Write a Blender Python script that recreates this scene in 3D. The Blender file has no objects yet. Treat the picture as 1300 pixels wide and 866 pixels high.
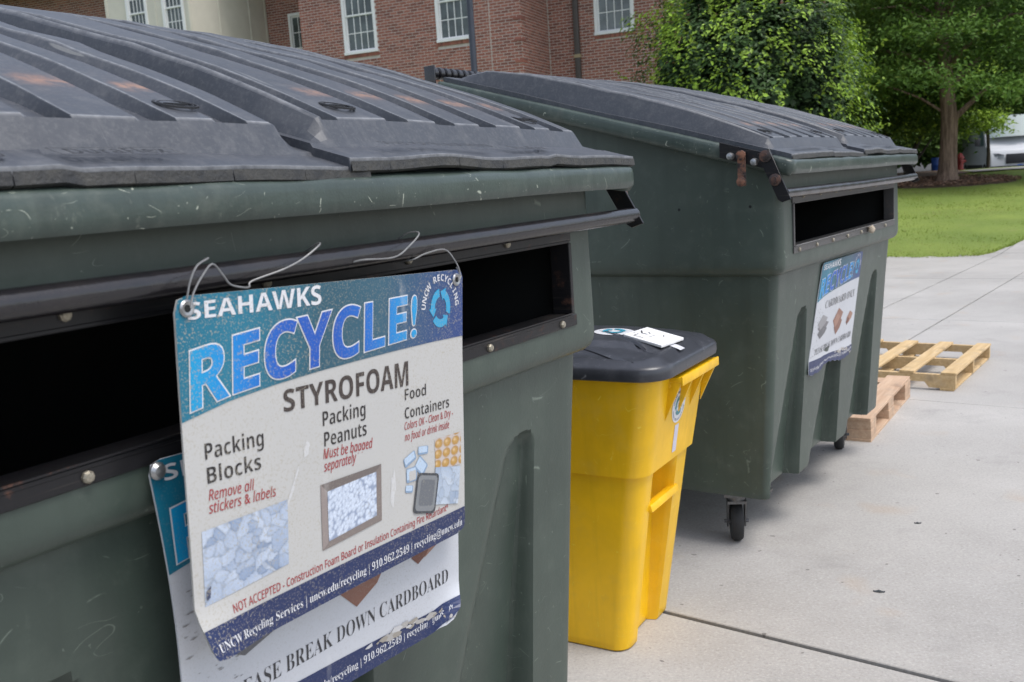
import bpy, bmesh, math, random
import numpy as np
from mathutils import Vector, Matrix, noise
R = math.radians
random.seed(7)
rng = np.random.default_rng(11)
S = bpy.context.scene
COL = S.collection

# ------------------------------------------------------------------ camera, sky, sun, exposure
CAM = Vector((0, 0, 1.5744))
th, ro = R(9.2142), R(-3.807)
Fv = Vector((0, math.cos(th), -math.sin(th))); Rv = Vector((1, 0, 0)); Uv = Rv.cross(Fv)
R2 = Rv * math.cos(ro) + Uv * math.sin(ro); U2 = -Rv * math.sin(ro) + Uv * math.cos(ro)
cd = bpy.data.cameras.new('camera'); cam = bpy.data.objects.new('camera', cd); COL.objects.link(cam)
m3 = Matrix((R2, U2, -Fv)).transposed()
cam.matrix_world = Matrix.Translation(CAM) @ m3.to_4x4()
cd.lens = 33.46; cd.sensor_width = 36; cd.clip_start = 0.05; cd.clip_end = 2000
cd.dof.use_dof = True; cd.dof.focus_distance = 2.3; cd.dof.aperture_fstop = 8.5
S.camera = cam
W_ = bpy.data.worlds.new('World'); S.world = W_; W_.use_nodes = True
nt = W_.node_tree; bg = nt.nodes['Background']
sky = nt.nodes.new('ShaderNodeTexSky'); sky.sky_type = 'NISHITA'; sky.sun_disc = False
SUN_EL, SUN_AZ = 66, 120
sky.sun_elevation = R(SUN_EL); sky.sun_rotation = R(SUN_AZ); sky.dust_density = 2.2; sky.air_density = 1.0; sky.ozone_density = 1.0
hs = nt.nodes.new('ShaderNodeHueSaturation'); hs.inputs['Saturation'].default_value = 0.6
nt.links.new(sky.outputs[0], hs.inputs['Color']); nt.links.new(hs.outputs[0], bg.inputs['Color'])
bg.inputs['Strength'].default_value = 0.15
sl = bpy.data.lights.new('sun', 'SUN'); sl.energy = 1.2; sl.angle = R(28); sl.color = (1, .985, .96); sl.specular_factor = .4
so = bpy.data.objects.new('sun', sl); COL.objects.link(so)
sd = Vector((math.sin(R(SUN_AZ)) * math.cos(R(SUN_EL)), math.cos(R(SUN_AZ)) * math.cos(R(SUN_EL)), math.sin(R(SUN_EL))))
so.rotation_euler = sd.to_track_quat('Z', 'Y').to_euler(); so.location = (0, 0, 20)
S.view_settings.view_transform = 'Standard'; S.view_settings.look = 'None'; S.view_settings.gamma = 1
S.view_settings.exposure = 0.82
S.cycles.max_bounces = 6; S.cycles.diffuse_bounces = 3; S.cycles.transparent_max_bounces = 4

# ------------------------------------------------------------------ helpers
def link(o, parent=None):
    COL.objects.link(o)
    if parent is not None: o.parent = parent
    return o
def tag(o, label=None, cat=None, group=None, kind=None):
    if label: o['label'] = label
    if cat: o['category'] = cat
    if group: o['group'] = group
    if kind: o['kind'] = kind
    return o
def empty(name, loc=(0, 0, 0), rz=0, label=None, cat=None, group=None, kind=None):
    o = bpy.data.objects.new(name, None); o.location = loc; o.rotation_euler = (0, 0, rz); o.empty_display_size = .1
    link(o); return tag(o, label, cat, group, kind)

class MB:
    def __init__(s): s.v = []; s.f = []; s.c = []
    def add(s, vs, fs, col=None):
        b = len(s.v); s.v += [tuple(v) for v in vs]; s.f += [tuple(i + b for i in f) for f in fs]
        if col is not None or s.c:
            if callable(col): s.c += [col(v) for v in vs]
            else: s.c += [col or (1, 1, 1)] * len(vs)
        return s
    def box(s, x0, x1, y0, y1, z0, z1, col=None):
        v = [(x, y, z) for x in (x0, x1) for y in (y0, y1) for z in (z0, z1)]
        return s.add(v, [(0, 1, 3, 2), (4, 6, 7, 5), (0, 4, 5, 1), (2, 3, 7, 6), (0, 2, 6, 4), (1, 5, 7, 3)], col)
    def obox(s, c, ax, ay, az, col=None):   # centre and three half axes
        c, ax, ay, az = map(Vector, (c, ax, ay, az))
        v = [c + ax * i + ay * j + az * k for i in (-1, 1) for j in (-1, 1) for k in (-1, 1)]
        return s.add(v, [(0, 1, 3, 2), (4, 6, 7, 5), (0, 4, 5, 1), (2, 3, 7, 6), (0, 2, 6, 4), (1, 5, 7, 3)], col)
    def beam(s, a, b, w, t, up=(0, 0, 1)):
        a, b = Vector(a), Vector(b); d = b - a; L = d.length; d.normalize(); u = Vector(up); sd_ = d.cross(u).normalized(); u = sd_.cross(d)
        return s.obox((a + b) / 2, d * L / 2, sd_ * w / 2, u * t / 2)
    def prism(s, poly, a, b):   # poly: list of (x,z) ; extruded along y a..b
        n = len(poly); v = [(x, a, z) for x, z in poly] + [(x, b, z) for x, z in poly]
        return s.add(v, [tuple(range(n)), tuple(range(2 * n - 1, n - 1, -1))] + [(i, n + i, n + (i + 1) % n, (i + 1) % n) for i in range(n)])
    def tube(s, pts, rad, n=10, cap=True):
        pts = [Vector(p) for p in pts]; N = len(pts); rad = rad if hasattr(rad, '__len__') else [rad] * N
        vs = []; prev = None
        for i, p in enumerate(pts):
            d = (pts[min(i + 1, N - 1)] - pts[max(i - 1, 0)]).normalized()
            if prev is None: a = d.orthogonal().normalized()
            else: a = (prev - d * prev.dot(d)).normalized()
            prev = a; b = d.cross(a)
            for k in range(n):
                t = 2 * math.pi * k / n; vs.append(p + (a * math.cos(t) + b * math.sin(t)) * rad[i])
        fs = [(i * n + k, i * n + (k + 1) % n, (i + 1) * n + (k + 1) % n, (i + 1) * n + k) for i in range(N - 1) for k in range(n)]
        if cap: fs += [tuple(range(n - 1, -1, -1)), tuple((N - 1) * n + k for k in range(n))]
        return s.add(vs, fs)
    def cyl(s, c, axis, r, h, n=16):
        c = Vector(c); a = Vector(axis).normalized() * h / 2
        return s.tube([c - a, c + a], r, n)
    def lathe(s, c, axis, prof, n=20):    # prof: (radius, height along axis)
        c = Vector(c); ax = Vector(axis).normalized()
        a = ax.orthogonal().normalized(); b = ax.cross(a); vs = []
        for r, h in prof:
            for k in range(n):
                t = 2 * math.pi * k / n; vs.append(c + ax * h + (a * math.cos(t) + b * math.sin(t)) * max(r, 1e-4))
        fs = [(i * n + k, i * n + (k + 1) % n, (i + 1) * n + (k + 1) % n, (i + 1) * n + k) for i in range(len(prof) - 1) for k in range(n)]
        fs += [tuple(range(n - 1, -1, -1)), tuple((len(prof) - 1) * n + k for k in range(n))]
        return s.add(vs, fs)
    def build(s, name, mat, parent=None, smooth=False, bevel=0, angle=35, seg=2):
        me = bpy.data.meshes.new(name); me.from_pydata(s.v, [], s.f)
        if s.c:
            s.c += [(1, 1, 1)] * (len(s.v) - len(s.c))
            at = me.color_attributes.new('Col', 'FLOAT_COLOR', 'POINT')
            at.data.foreach_set('color', np.array([(*c[:3], 1) for c in s.c], np.float32).ravel())
        bm = bmesh.new(); bm.from_mesh(me); bmesh.ops.recalc_face_normals(bm, faces=bm.faces)
        if bevel:
            es = [e for e in bm.edges if len(e.link_faces) == 2 and e.calc_face_angle(0) > R(30)]
            bmesh.ops.bevel(bm, geom=es, offset=bevel, segments=seg, affect='EDGES', profile=.6, clamp_overlap=True)
        bm.to_mesh(me); bm.free()
        if mat: me.materials.append(mat)
        if smooth or bevel:
            me.polygons.foreach_set('use_smooth', [True] * len(me.polygons))
            try: me.set_sharp_from_angle(angle=R(angle))
            except Exception: pass
        o = bpy.data.objects.new(name, me); return link(o, parent)

def copy_part(o, parent, mw=None, name=None):
    c = o.copy(); COL.objects.link(c); c.parent = parent
    for ch in o.children: copy_part(ch, c)
    return c

# ------------------------------------------------------------------ materials
MATS = {}
class G:   # small node graph helper
    def __init__(s, name):
        s.m = bpy.data.materials.new(name); s.m.use_nodes = True; s.t = s.m.node_tree; s.b = s.t.nodes['Principled BSDF']; s.tc = s.t.nodes.new('ShaderNodeTexCoord'); MATS[name] = s.m
    def n(s, typ, **k):
        x = s.t.nodes.new(typ)
        for a, b in k.items():
            if a.startswith('_'): setattr(x, a[1:], b)
            else: x.inputs[a.replace('__', ' ')].default_value = b
        return x
    def l(s, a, b): s.t.links.new(a, b)
    def mapping(s, scale=(1, 1, 1), rot=(0, 0, 0), coord='Object', loc=(0, 0, 0)):
        m = s.n('ShaderNodeMapping'); m.inputs['Scale'].default_value = scale; m.inputs['Rotation'].default_value = rot; m.inputs['Location'].default_value = loc
        s.l(s.tc.outputs[coord], m.inputs['Vector']); return m.outputs[0]
    def noise(s, scale, detail=4, rough=.55, vec=None, dist=0):
        x = s.n('ShaderNodeTexNoise', Scale=scale, Detail=detail, Roughness=rough, Distortion=dist)
        s.l(vec if vec is not None else s.tc.outputs['Object'], x.inputs['Vector']); return x.outputs['Fac']
    def ramp(s, fac, stops):
        r = s.n('ShaderNodeValToRGB'); el = r.color_ramp.elements
        while len(el) < len(stops): el.new(.5)
        for e, (p, c) in zip(el, stops):
            e.position = p; e.color = (*c, 1) if hasattr(c, '__len__') else (c, c, c, 1)
        s.l(fac, r.inputs[0]); return r.outputs[0]
    def mix(s, fac, a, b, mode='MIX'):
        x = s.n('ShaderNodeMix'); x.data_type = 'RGBA'; x.blend_type = mode
        for i, v in ((0, fac), (6, a), (7, b)):
            if hasattr(v, 'is_output') or isinstance(v, bpy.types.NodeSocket): s.l(v, x.inputs[i])
            elif i == 0: x.inputs[0].default_value = v
            else: x.inputs[i].default_value = (*v, 1)
        return x.outputs[2]
    def math(s, op, a, b=0):
        x = s.n('ShaderNodeMath'); x.operation = op
        for i, v in ((0, a), (1, b)):
            if isinstance(v, bpy.types.NodeSocket): s.l(v, x.inputs[i])
            else: x.inputs[i].default_value = v
        return x.outputs[0]
    def bump(s, h, st=.3, dist=.01):
        x = s.n('ShaderNodeBump', Strength=st, Distance=dist); s.l(h, x.inputs['Height']); s.l(x.outputs[0], s.b.inputs['Normal'])
    def out(s, col, rough=.5, metal=0, spec=None):
        for nm, v in (('Base Color', col), ('Roughness', rough), ('Metallic', metal)):
            if isinstance(v, bpy.types.NodeSocket): s.l(v, s.b.inputs[nm])
            else: s.b.inputs[nm].default_value = (*v, 1) if hasattr(v, '__len__') else v
        if spec is not None: s.b.inputs['Specular IOR Level'].default_value = spec
        return s.m

def simple(name, col, rough=.5, metal=0, var=.25, scale=12, bump=.1, spec=None, c2=None):
    g = G(name); n1 = g.noise(scale, 5, .6)
    d = c2 or tuple(c * (1 - var) for c in col)
    c = g.mix(g.ramp(n1, [(.35, 0), (.7, 1)]), d, col)
    if bump: g.bump(g.noise(scale * 6, 4), bump, .004)
    return g.out(c, rough, metal, spec)

def scratched(name, col, dust, rough=.42, amount=1.0, scl=1.0, bumpst=.12):
    g = G(name)
    big = g.noise(1.6 * scl, 6, .6); mid = g.noise(9 * scl, 6, .65)
    c = g.mix(g.ramp(big, [(.3, 0), (.7, 1)]), tuple(x * .78 for x in col), tuple(x * 1.15 for x in col))
    c = g.mix(g.math('MULTIPLY', g.ramp(mid, [(.52, 0), (.78, 1)]), .32), c, dust)
    tot = None
    for k, (sf, lo, wd) in enumerate(((4.5, .52, .0022), (9.0, .47, .0035), (2.4, .50, .0008))):
        n_ = g.noise(sf * scl, 1, .4, g.mapping((1, 1, 1.0 if k != 1 else 2.2), (R(20 * k), R(33 * k), R(10)), loc=(k * 5.1 + 1.9, 2.6, k + .4)), .6)
        d_ = g.math('ABSOLUTE', g.math('SUBTRACT', n_, lo))
        ln = g.ramp(d_, [(wd * .5, 1), (wd, 0)])
        mk = g.ramp(g.noise(13 * scl, 3, .65, g.mapping(loc=(k * 3.3, 1, 4))), [(.585, 0), (.62, 1)])
        t_ = g.math('MULTIPLY', ln, mk); tot = t_ if tot is None else g.math('MAXIMUM', tot, t_)
    tot = g.math('MULTIPLY', tot, min(1, .85 * amount))
    c = g.mix(tot, c, tuple(min(1, x * 2.6) for x in dust))
    dr = g.ramp(g.noise(1, 4, .6, g.mapping((16 * scl, 16 * scl, 1.1))), [(.5, 0), (.75, 1)])
    c = g.mix(g.math('MULTIPLY', dr, .42 * min(1, amount + .2)), c, tuple(x * .45 for x in col))
    sct = g.ramp(g.noise(17 * scl, 6, .75, g.mapping((1, 1, .55), loc=(2, 8, 8))), [(.6, 0), (.72, 1)])
    c = g.mix(g.math('MULTIPLY', sct, .5 * amount), c, dust)
    spk = g.ramp(g.noise(70 * scl, 2, .5), [(.735, 0), (.76, 1)])
    c = g.mix(g.math('MULTIPLY', spk, .5 * amount), c, tuple(min(1, x * 2.4) for x in dust))
    rg = g.math('ADD', g.math('MULTIPLY', mid, .25), rough - .1)
    h = g.math('ADD', g.math('MULTIPLY', g.noise(140 * scl, 3), .4), g.math('MULTIPLY', g.noise(14 * scl, 3), .8))
    g.bump(h, bumpst, .004)
    return g.out(c, rg)

M_green = scratched('green_plastic', (.055, .074, .060), (.125, .145, .12), .36, .5, 1.0, .22)
M_green_rim = scratched('green_rim_plastic', (.046, .064, .054), (.18, .19, .155), .30, 1.25, 1.7, .25)
M_dark = simple('black_painted_steel', (.014, .014, .017), .22, .1, .5, 14, .15, spec=.6, c2=(.024, .021, .022))
M_hole = simple('matt_black_shade', (.012, .013, .013), .8, 0, .3, 6, 0)  # black stands in for shade in holes and inside the dumpsters
M_bolt = simple('weathered_bolt', (.42, .38, .30), .45, .6, .5, 80, .2)
M_zinc = simple('zinc_steel', (.5, .5, .5), .35, .9, .3, 40, .2)
M_fork = simple('dull_steel', (.20, .20, .205), .45, .7, .5, 40, .2)
M_rubber = simple('black_rubber', (.022, .022, .023), .7, 0, .3, 30, .3)
M_wire = simple('grey_wire', (.26, .26, .26), .5, .3, .3, 90, 0)

def steel_rust(name, base=(.03, .029, .031), rust=(.15, .065, .035), lo=.56):
    g = G(name); n1 = g.noise(22, 6, .7); n2 = g.noise(5, 5, .6)
    f = g.math('MULTIPLY', g.ramp(n1, [(lo, 0), (lo + .12, 1)]), g.ramp(n2, [(.4, 0), (.6, 1)]))
    v = g.mapping((3, 3, 140)); lines = g.ramp(g.noise(1, 3, .6, v), [(.6, 0), (.75, 1)])
    c = g.mix(f, base, rust); c = g.mix(g.math('MULTIPLY', lines, .35), c, (.2, .17, .14))
    g.bump(n1, .25, .004); return g.out(c, g.math('ADD', g.math('MULTIPLY', f, .4), .33), .1, .35)
M_steel = steel_rust('rusty_black_steel', (.015, .0145, .016), (.12, .055, .035), .58)
M_worn = steel_rust('worn_grey_steel', (.075, .073, .073), (.17, .12, .09), .6)
M_barz = simple('worn_bar_steel', (.16, .165, .18), .26, .8, .4, 14, .15, c2=(.09, .08, .08))
M_rusty = steel_rust('heavily_rusted_steel', (.035, .03, .03), (.22, .10, .06), .44)

def lid_mat():
    g = G('grey_lid_plastic')
    big = g.noise(2.2, 6, .65); mid = g.noise(26, 5, .7)
    c = g.mix(g.ramp(big, [(.3, 0), (.72, 1)]), (.035, .039, .048), (.052, .057, .069))
    c = g.mix(g.math('MULTIPLY', g.ramp(mid, [(.5, 0), (.75, 1)]), .35), c, (.15, .15, .155))
    st = g.ramp(g.noise(1.0, 5, .7, g.mapping((26, 3.2, 3), (0, 0, R(8)))), [(.55, 0), (.8, 1)])
    c = g.mix(g.math('MULTIPLY', st, .28), c, (.17, .168, .165))
    fine_ = g.ramp(g.noise(120, 3, .7), [(.5, 0), (.72, 1)]); c = g.mix(g.math('MULTIPLY', fine_, .3), c, (.15, .15, .15))
    aw = g.n('ShaderNodeAttribute', _attribute_name='wear_and_highlight')
    c = g.mix(g.math('MULTIPLY', g.math('POWER', aw.outputs['Fac'], 1.6), g.ramp(g.noise(30, 4, .7), [(.3, .25), (.6, .9)])), c, (.26, .265, .275))  # bright edge highlights painted in as paler grey, along with wear
    att = g.n('ShaderNodeAttribute', _attribute_name='dab')
    n3 = g.noise(38, 4, .7)
    f = g.math('MULTIPLY', att.outputs['Fac'], g.ramp(n3, [(.34, 0), (.56, 1)]))
    c = g.mix(g.math('MULTIPLY', f, .62), c, (.40, .20, .11))
    sc = g.ramp(g.noise(1.0, 2, .5, g.mapping((60, 3, 3), (0, 0, R(25)))), [(.72, 0), (.74, 1)])
    c = g.mix(g.math('MULTIPLY', sc, .35), c, (.35, .35, .33))
    g.bump(g.math('ADD', g.math('MULTIPLY', g.noise(180, 3), .5), g.math('MULTIPLY', g.noise(20, 4), .7)), .16, .004)
    return g.out(c, g.math('ADD', g.math('MULTIPLY', mid, .25), .36), 0, .55)
M_lid = lid_mat()
M_lid_dark = simple('worn_lid_edge', (.020, .021, .023), .55, 0, .5, 30, .5, c2=(.055, .052, .045))
M_mould = simple('moulded_black', (.012, .012, .014), .6, 0, .2, 30, 0)
M_yellow = scratched('yellow_plastic', (.87, .50, .007), (.60, .40, .08), .34, .38, 1.2, .06)
M_binlid = scratched('charcoal_lid_plastic', (.040, .042, .050), (.12, .12, .13), .30, .6, 1.8, .1)
def print_mat(name, rough, speck, dustc=(.45, .40, .30)):
    g = G(name); a = g.n('ShaderNodeAttribute', _attribute_name='Col')
    d = g.math('MULTIPLY', g.ramp(g.noise(300, 3, .65), [(.53, 0), (.66, 1)]), g.ramp(g.noise(5, 4, .6), [(.3, .15), (.65, 1)]))
    c = g.mix(g.math('MULTIPLY', d, speck), a.outputs['Color'], dustc)
    s_ = g.ramp(g.noise(1, 3, .5, g.mapping((14, 14, 3), (0, R(30), 0))), [(.66, 0), (.72, 1)])
    c = g.mix(g.math('MULTIPLY', s_, .22), c, (.75, .74, .72))
    g.bump(g.noise(9, 2), .15, .01)
    return g.out(c, rough)
M_print = print_mat('printed_sign_face', .34, .8, (.38, .345, .27))
M_print2 = print_mat('worn_printed_sign_face', .38, .35, (.3, .28, .24))
M_paper = simple('white_card', (.8, .79, .78), .6, 0, .08, 20, 0)
M_ink = simple('black_ink', (.02, .02, .03), .5, 0, .2, 20, 0)

def concrete():
    g = G('concrete'); big = g.noise(.55, 6, .6); mid = g.noise(3.2, 6, .65); fine = g.noise(95, 4, .75)
    c = g.mix(g.ramp(big, [(.3, 0), (.7, 1)]), (.28, .266, .248), (.44, .42, .395))
    c = g.mix(g.math('MULTIPLY', g.ramp(mid, [(.4, 0), (.75, 1)]), .45), c, (.40, .385, .365))
    c = g.mix(g.math('MULTIPLY', g.ramp(fine, [(.52, 0), (.68, 1)]), .42), c, (.20, .185, .17))
    c = g.mix(g.math('MULTIPLY', g.ramp(fine, [(.33, 1), (.45, 0)]), .35), c, (.60, .57, .53))
    dk = g.ramp(g.noise(1.7, 6, .72, g.mapping((1, 1.6, 1), (0, 0, R(40)), loc=(7.3, 2.2, 0))), [(.56, 0), (.72, 1)])
    c = g.mix(g.math('MULTIPLY', dk, .38), c, (.21, .20, .19))
    st = g.ramp(g.noise(2.6, 2, .5, g.mapping(loc=(4.3, 1.7, 0))), [(.64, 0), (.74, 1)])
    c = g.mix(g.math('MULTIPLY', st, .2), c, (.42, .27, .14))
    sp = g.ramp(g.noise(22, 1, .4, g.mapping(loc=(9, 2, 5))), [(.765, 0), (.775, 1)])
    c = g.mix(g.math('MULTIPLY', sp, .7), c, (.11, .10, .095))
    w = g.ramp(g.noise(1.1, 5, .7, g.mapping((1, 1, 1), loc=(1, 9, 0))), [(.62, 0), (.75, 1)])
    c = g.mix(g.math('MULTIPLY', w, .5), c, (.27, .255, .24))
    g.bump(g.math('ADD', fine, g.math('MULTIPLY', mid, .4)), .35, .004); return g.out(c, .85)
M_conc = concrete()
M_soil = simple('mulch_soil', (.17, .11, .08), .95, 0, .5, 14, .8)
M_base = simple('packed_earth', (.04, .036, .03), .95, 0, .4, 2, .4)
M_asph = simple('asphalt', (.06, .06, .06), .9, 0, .3, 10, .4)
def grass_mat():
    g = G('lawn_green'); a = g.noise(.5, 5, .6); b = g.noise(40, 4, .8); d = g.noise(2.2, 5, .7)
    c = g.mix(g.ramp(a, [(.3, 0), (.7, 1)]), (.15, .22, .028), (.25, .32, .05))
    c = g.mix(g.math('MULTIPLY', g.ramp(b, [(.4, 0), (.7, 1)]), .5), c, (.04, .08, .012))
    c = g.mix(g.math('MULTIPLY', g.ramp(d, [(.58, 0), (.75, 1)]), .5), c, (.24, .23, .08))
    g.bump(b, .8, .03); return g.out(c, .85)
M_grass = grass_mat()
def leaf_mat(name, rough=.45, spec=.4):
    g = G(name); a = g.n('ShaderNodeAttribute', _attribute_name='Col'); m = g.out(a.outputs['Color'], rough, 0, spec)
    tr = g.n('ShaderNodeBsdfTranslucent'); g.l(a.outputs['Color'], tr.inputs['Color'])
    mx = g.n('ShaderNodeMixShader', Fac=.3); g.l(g.b.outputs[0], mx.inputs[1]); g.l(tr.outputs[0], mx.inputs[2])
    g.l(mx.outputs[0], g.t.nodes['Material Output'].inputs['Surface']); return m
M_leaf_gloss = leaf_mat('glossy_leaves', .45, .28); M_leaf = leaf_mat('soft_leaves', .6, .25)
def bark(name, c1, c2):
    g = G(name); n1 = g.noise(1.0, 6, .7, g.mapping((14, 14, 1.6)))
    c = g.mix(g.ramp(n1, [(.35, 0), (.65, 1)]), c1, c2); g.bump(n1, 1, .04); return g.out(c, .9)
M_bark = bark('brown_bark', (.11, .07, .05), (.34, .24, .18)); M_bark2 = bark('dark_bark', (.03, .024, .018), (.08, .06, .045))
def brick_mat():
    g = G('red_brick')
    gi = g.n('ShaderNodeNewGeometry'); oi = g.n('ShaderNodeObjectInfo')
    r_ = g.math('FRACT', g.math('ADD', gi.outputs['Random Per Island'], g.math('MULTIPLY', oi.outputs['Random'], 1.0)))
    c = g.ramp(r_, [(0, (.14, .045, .034)), (.3, (.21, .068, .048)), (.6, (.26, .088, .062)), (.85, (.32, .12, .085)), (1, (.18, .06, .047))])
    c = g.mix(g.math('MULTIPLY', g.noise(30, 4, .7), .35), c, (.34, .19, .15))
    g.bump(g.noise(60, 4), .3, .006); return g.out(c, .9)
M_brick = brick_mat(); M_mortar = simple('pale_mortar', (.52, .46, .42), .95, 0, .2, 9, .3)
M_cream = simple('cream_panel', (.60, .57, .49), .7, 0, .1, 2, .1); M_trim = simple('white_trim', (.74, .74, .74), .5, 0, .06, 5, 0)
def glass_mat(name, c):
    g = G(name); cc = g.mix(g.ramp(g.noise(1.3, 3, .6), [(.4, 0), (.65, 1)]), c, tuple(x * 2.3 + .01 for x in c)); return g.out(cc, .06, 0, .6)
M_glass = glass_mat('dark_window_glass', (.035, .045, .045)); M_glass2 = glass_mat('blinds_behind_glass', (.07, .08, .082))
M_pipe = simple('brown_downspout', (.075, .062, .055), .5, 0, .2, 5, .1)
M_tan = simple('tan_strap', (.38, .30, .18), .6)
M_post = simple('dark_post_paint', (.035, .042, .055), .45, .2, .2, 6, .1)
M_roof = simple('roof_slate', (.10, .10, .11), .8)
def wood(name, a, b):
    g = G(name); oi = g.n('ShaderNodeObjectInfo')
    v = g.n('ShaderNodeVectorMath'); v.operation = 'ADD'; g.l(g.tc.outputs['Object'], v.inputs[0]); g.l(oi.outputs['Random'], v.inputs[1])
    mp = g.n('ShaderNodeMapping'); mp.inputs['Scale'].default_value = (3, 38, 38); g.l(v.outputs[0], mp.inputs['Vector'])
    n1 = g.noise(1, 5, .6, mp.outputs[0], .6); n2 = g.noise(5, 3, .5)
    c = g.mix(g.ramp(n1, [(.3, 0), (.7, 1)]), a, b)
    c = g.mix(g.math('MULTIPLY', g.ramp(n2, [(.62, 0), (.72, 1)]), .5), c, tuple(x * .5 for x in a))
    c = g.mix(g.math('MULTIPLY', oi.outputs['Random'], .35), c, tuple(x * .66 for x in b)); c = g.mix(g.math('MULTIPLY', g.ramp(g.noise(9, 5, .7), [(.5, 0), (.75, 1)]), .35), c, (.30, .27, .23))
    g.bump(n1, .3, .004); return g.out(c, .75)
M_wood_y = wood('yellow_pine', (.46, .30, .13), (.66, .48, .26)); M_wood_p = wood('pinkish_pine', (.44, .27, .17), (.62, .44, .30))
M_van = simple('white_van_paint', (.56, .57, .59), .3, 0, .04, 2, 0); M_vdark = simple('dark_van_trim', (.03, .03, .035), .5)
M_vglass = simple('van_glass', (.10, .17, .18), .35, 0, .3, 1.2, 0); M_lamp = simple('headlight_glass', (.35, .37, .4), .15)
M_blue = simple('blue_paint', (.04, .12, .45), .4); M_red = simple('red_paint', (.30, .03, .035), .45)

# ------------------------------------------------------------------ terrain
def hgt(y):
    return float(np.interp(y, (-1e4, 15.2, 20, 27, 31, 33.3, 34.5, 36, 60, 1e4), (0, 0, .30, .75, 1.03, 1.10, .60, .55, .8, .9)))
def ground_sheet():
    mb = MB(); xs = [-600, -100, -30, 0, 30, 100, 600]; ys = [-300, -50, 0, 15.2, 17.5, 20, 23.5, 27, 29, 31, 33.3, 34.5, 36, 45, 60, 120, 700]
    v = [(x, y, hgt(y) - (.05 if y < 45 else .02)) for y in ys for x in xs]; n = len(xs)
    mb.add(v, [(j * n + i, j * n + i + 1, (j + 1) * n + i + 1, (j + 1) * n + i) for j in range(len(ys) - 1) for i in range(n - 1)])
    tag(mb.build('ground', M_base), kind='structure')
ground_sheet()
P_, Q_ = Vector((.616, .788, 0)), Vector((.788, -.616, 0))
def slabs():
    root = empty('pavement', kind='structure')
    pl = [-7.6, -4.1, -.6, 2.89, 6.48, 9.9, 13.4, 16.9, 20.4, 24, 27.5]; ql = [-20.6, -17.1, -13.6, -10.1, -6.6, -3.12, -2.35, 1.15, 4.65, 8.15, 11.65, 15.2]
    for i in range(len(pl) - 1):
        for j in range(len(ql) - 1):
            c = P_ * (pl[i] + pl[i + 1]) / 2 + Q_ * (ql[j] + ql[j + 1]) / 2
            if c.y < -3.5 or c.y > 21 or c.x < -9 or (c.y > 17 and c.x < 5): continue
            mb = MB(); g = .009; b = .003
            rings = []
            dz = random.uniform(-.002, .002)
            for ins, z in ((g, -.11), (g, -b + dz), (g + b, dz)):
                p0, p1, q0, q1 = pl[i] + ins, pl[i + 1] - ins, ql[j] + ins, ql[j + 1] - ins
                ring = []
                for a0, b0, a1, b1 in ((p0, q0, p1, q0), (p1, q0, p1, q1), (p1, q1, p0, q1), (p0, q1, p0, q0)):
                    for k in range(4):
                        t = k / 4; w = P_ * (a0 + (a1 - a0) * t) + Q_ * (b0 + (b1 - b0) * t); ring.append((w.x, w.y, z + hgt(w.y)))
                rings.append(ring)
            vs = sum(rings, []); n = 16
            fs = [(r * n + k, r * n + (k + 1) % n, (r + 1) * n + (k + 1) % n, (r + 1) * n + k) for r in range(2) for k in range(n)] + [tuple(2 * n + k for k in range(n))]
            mb.add(vs, fs).build('concrete_slab', M_conc, root)
slabs()
LE = [(-60, 15.6), (-10, 15.6), (0, 15.6), (5, 15.55), (6.2, 15.36), (6.7, 15.05), (7.1, 14.93), (7.5, 15.02), (7.9, 15.38), (8.4, 15.85), (8.92, 16.4), (10, 17.7), (12, 20), (16, 25), (20, 30), (24, 33)]
def lawn_edge(x): return float(np.interp(x, [a for a, b in LE], [b for a, b in LE]))
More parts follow.
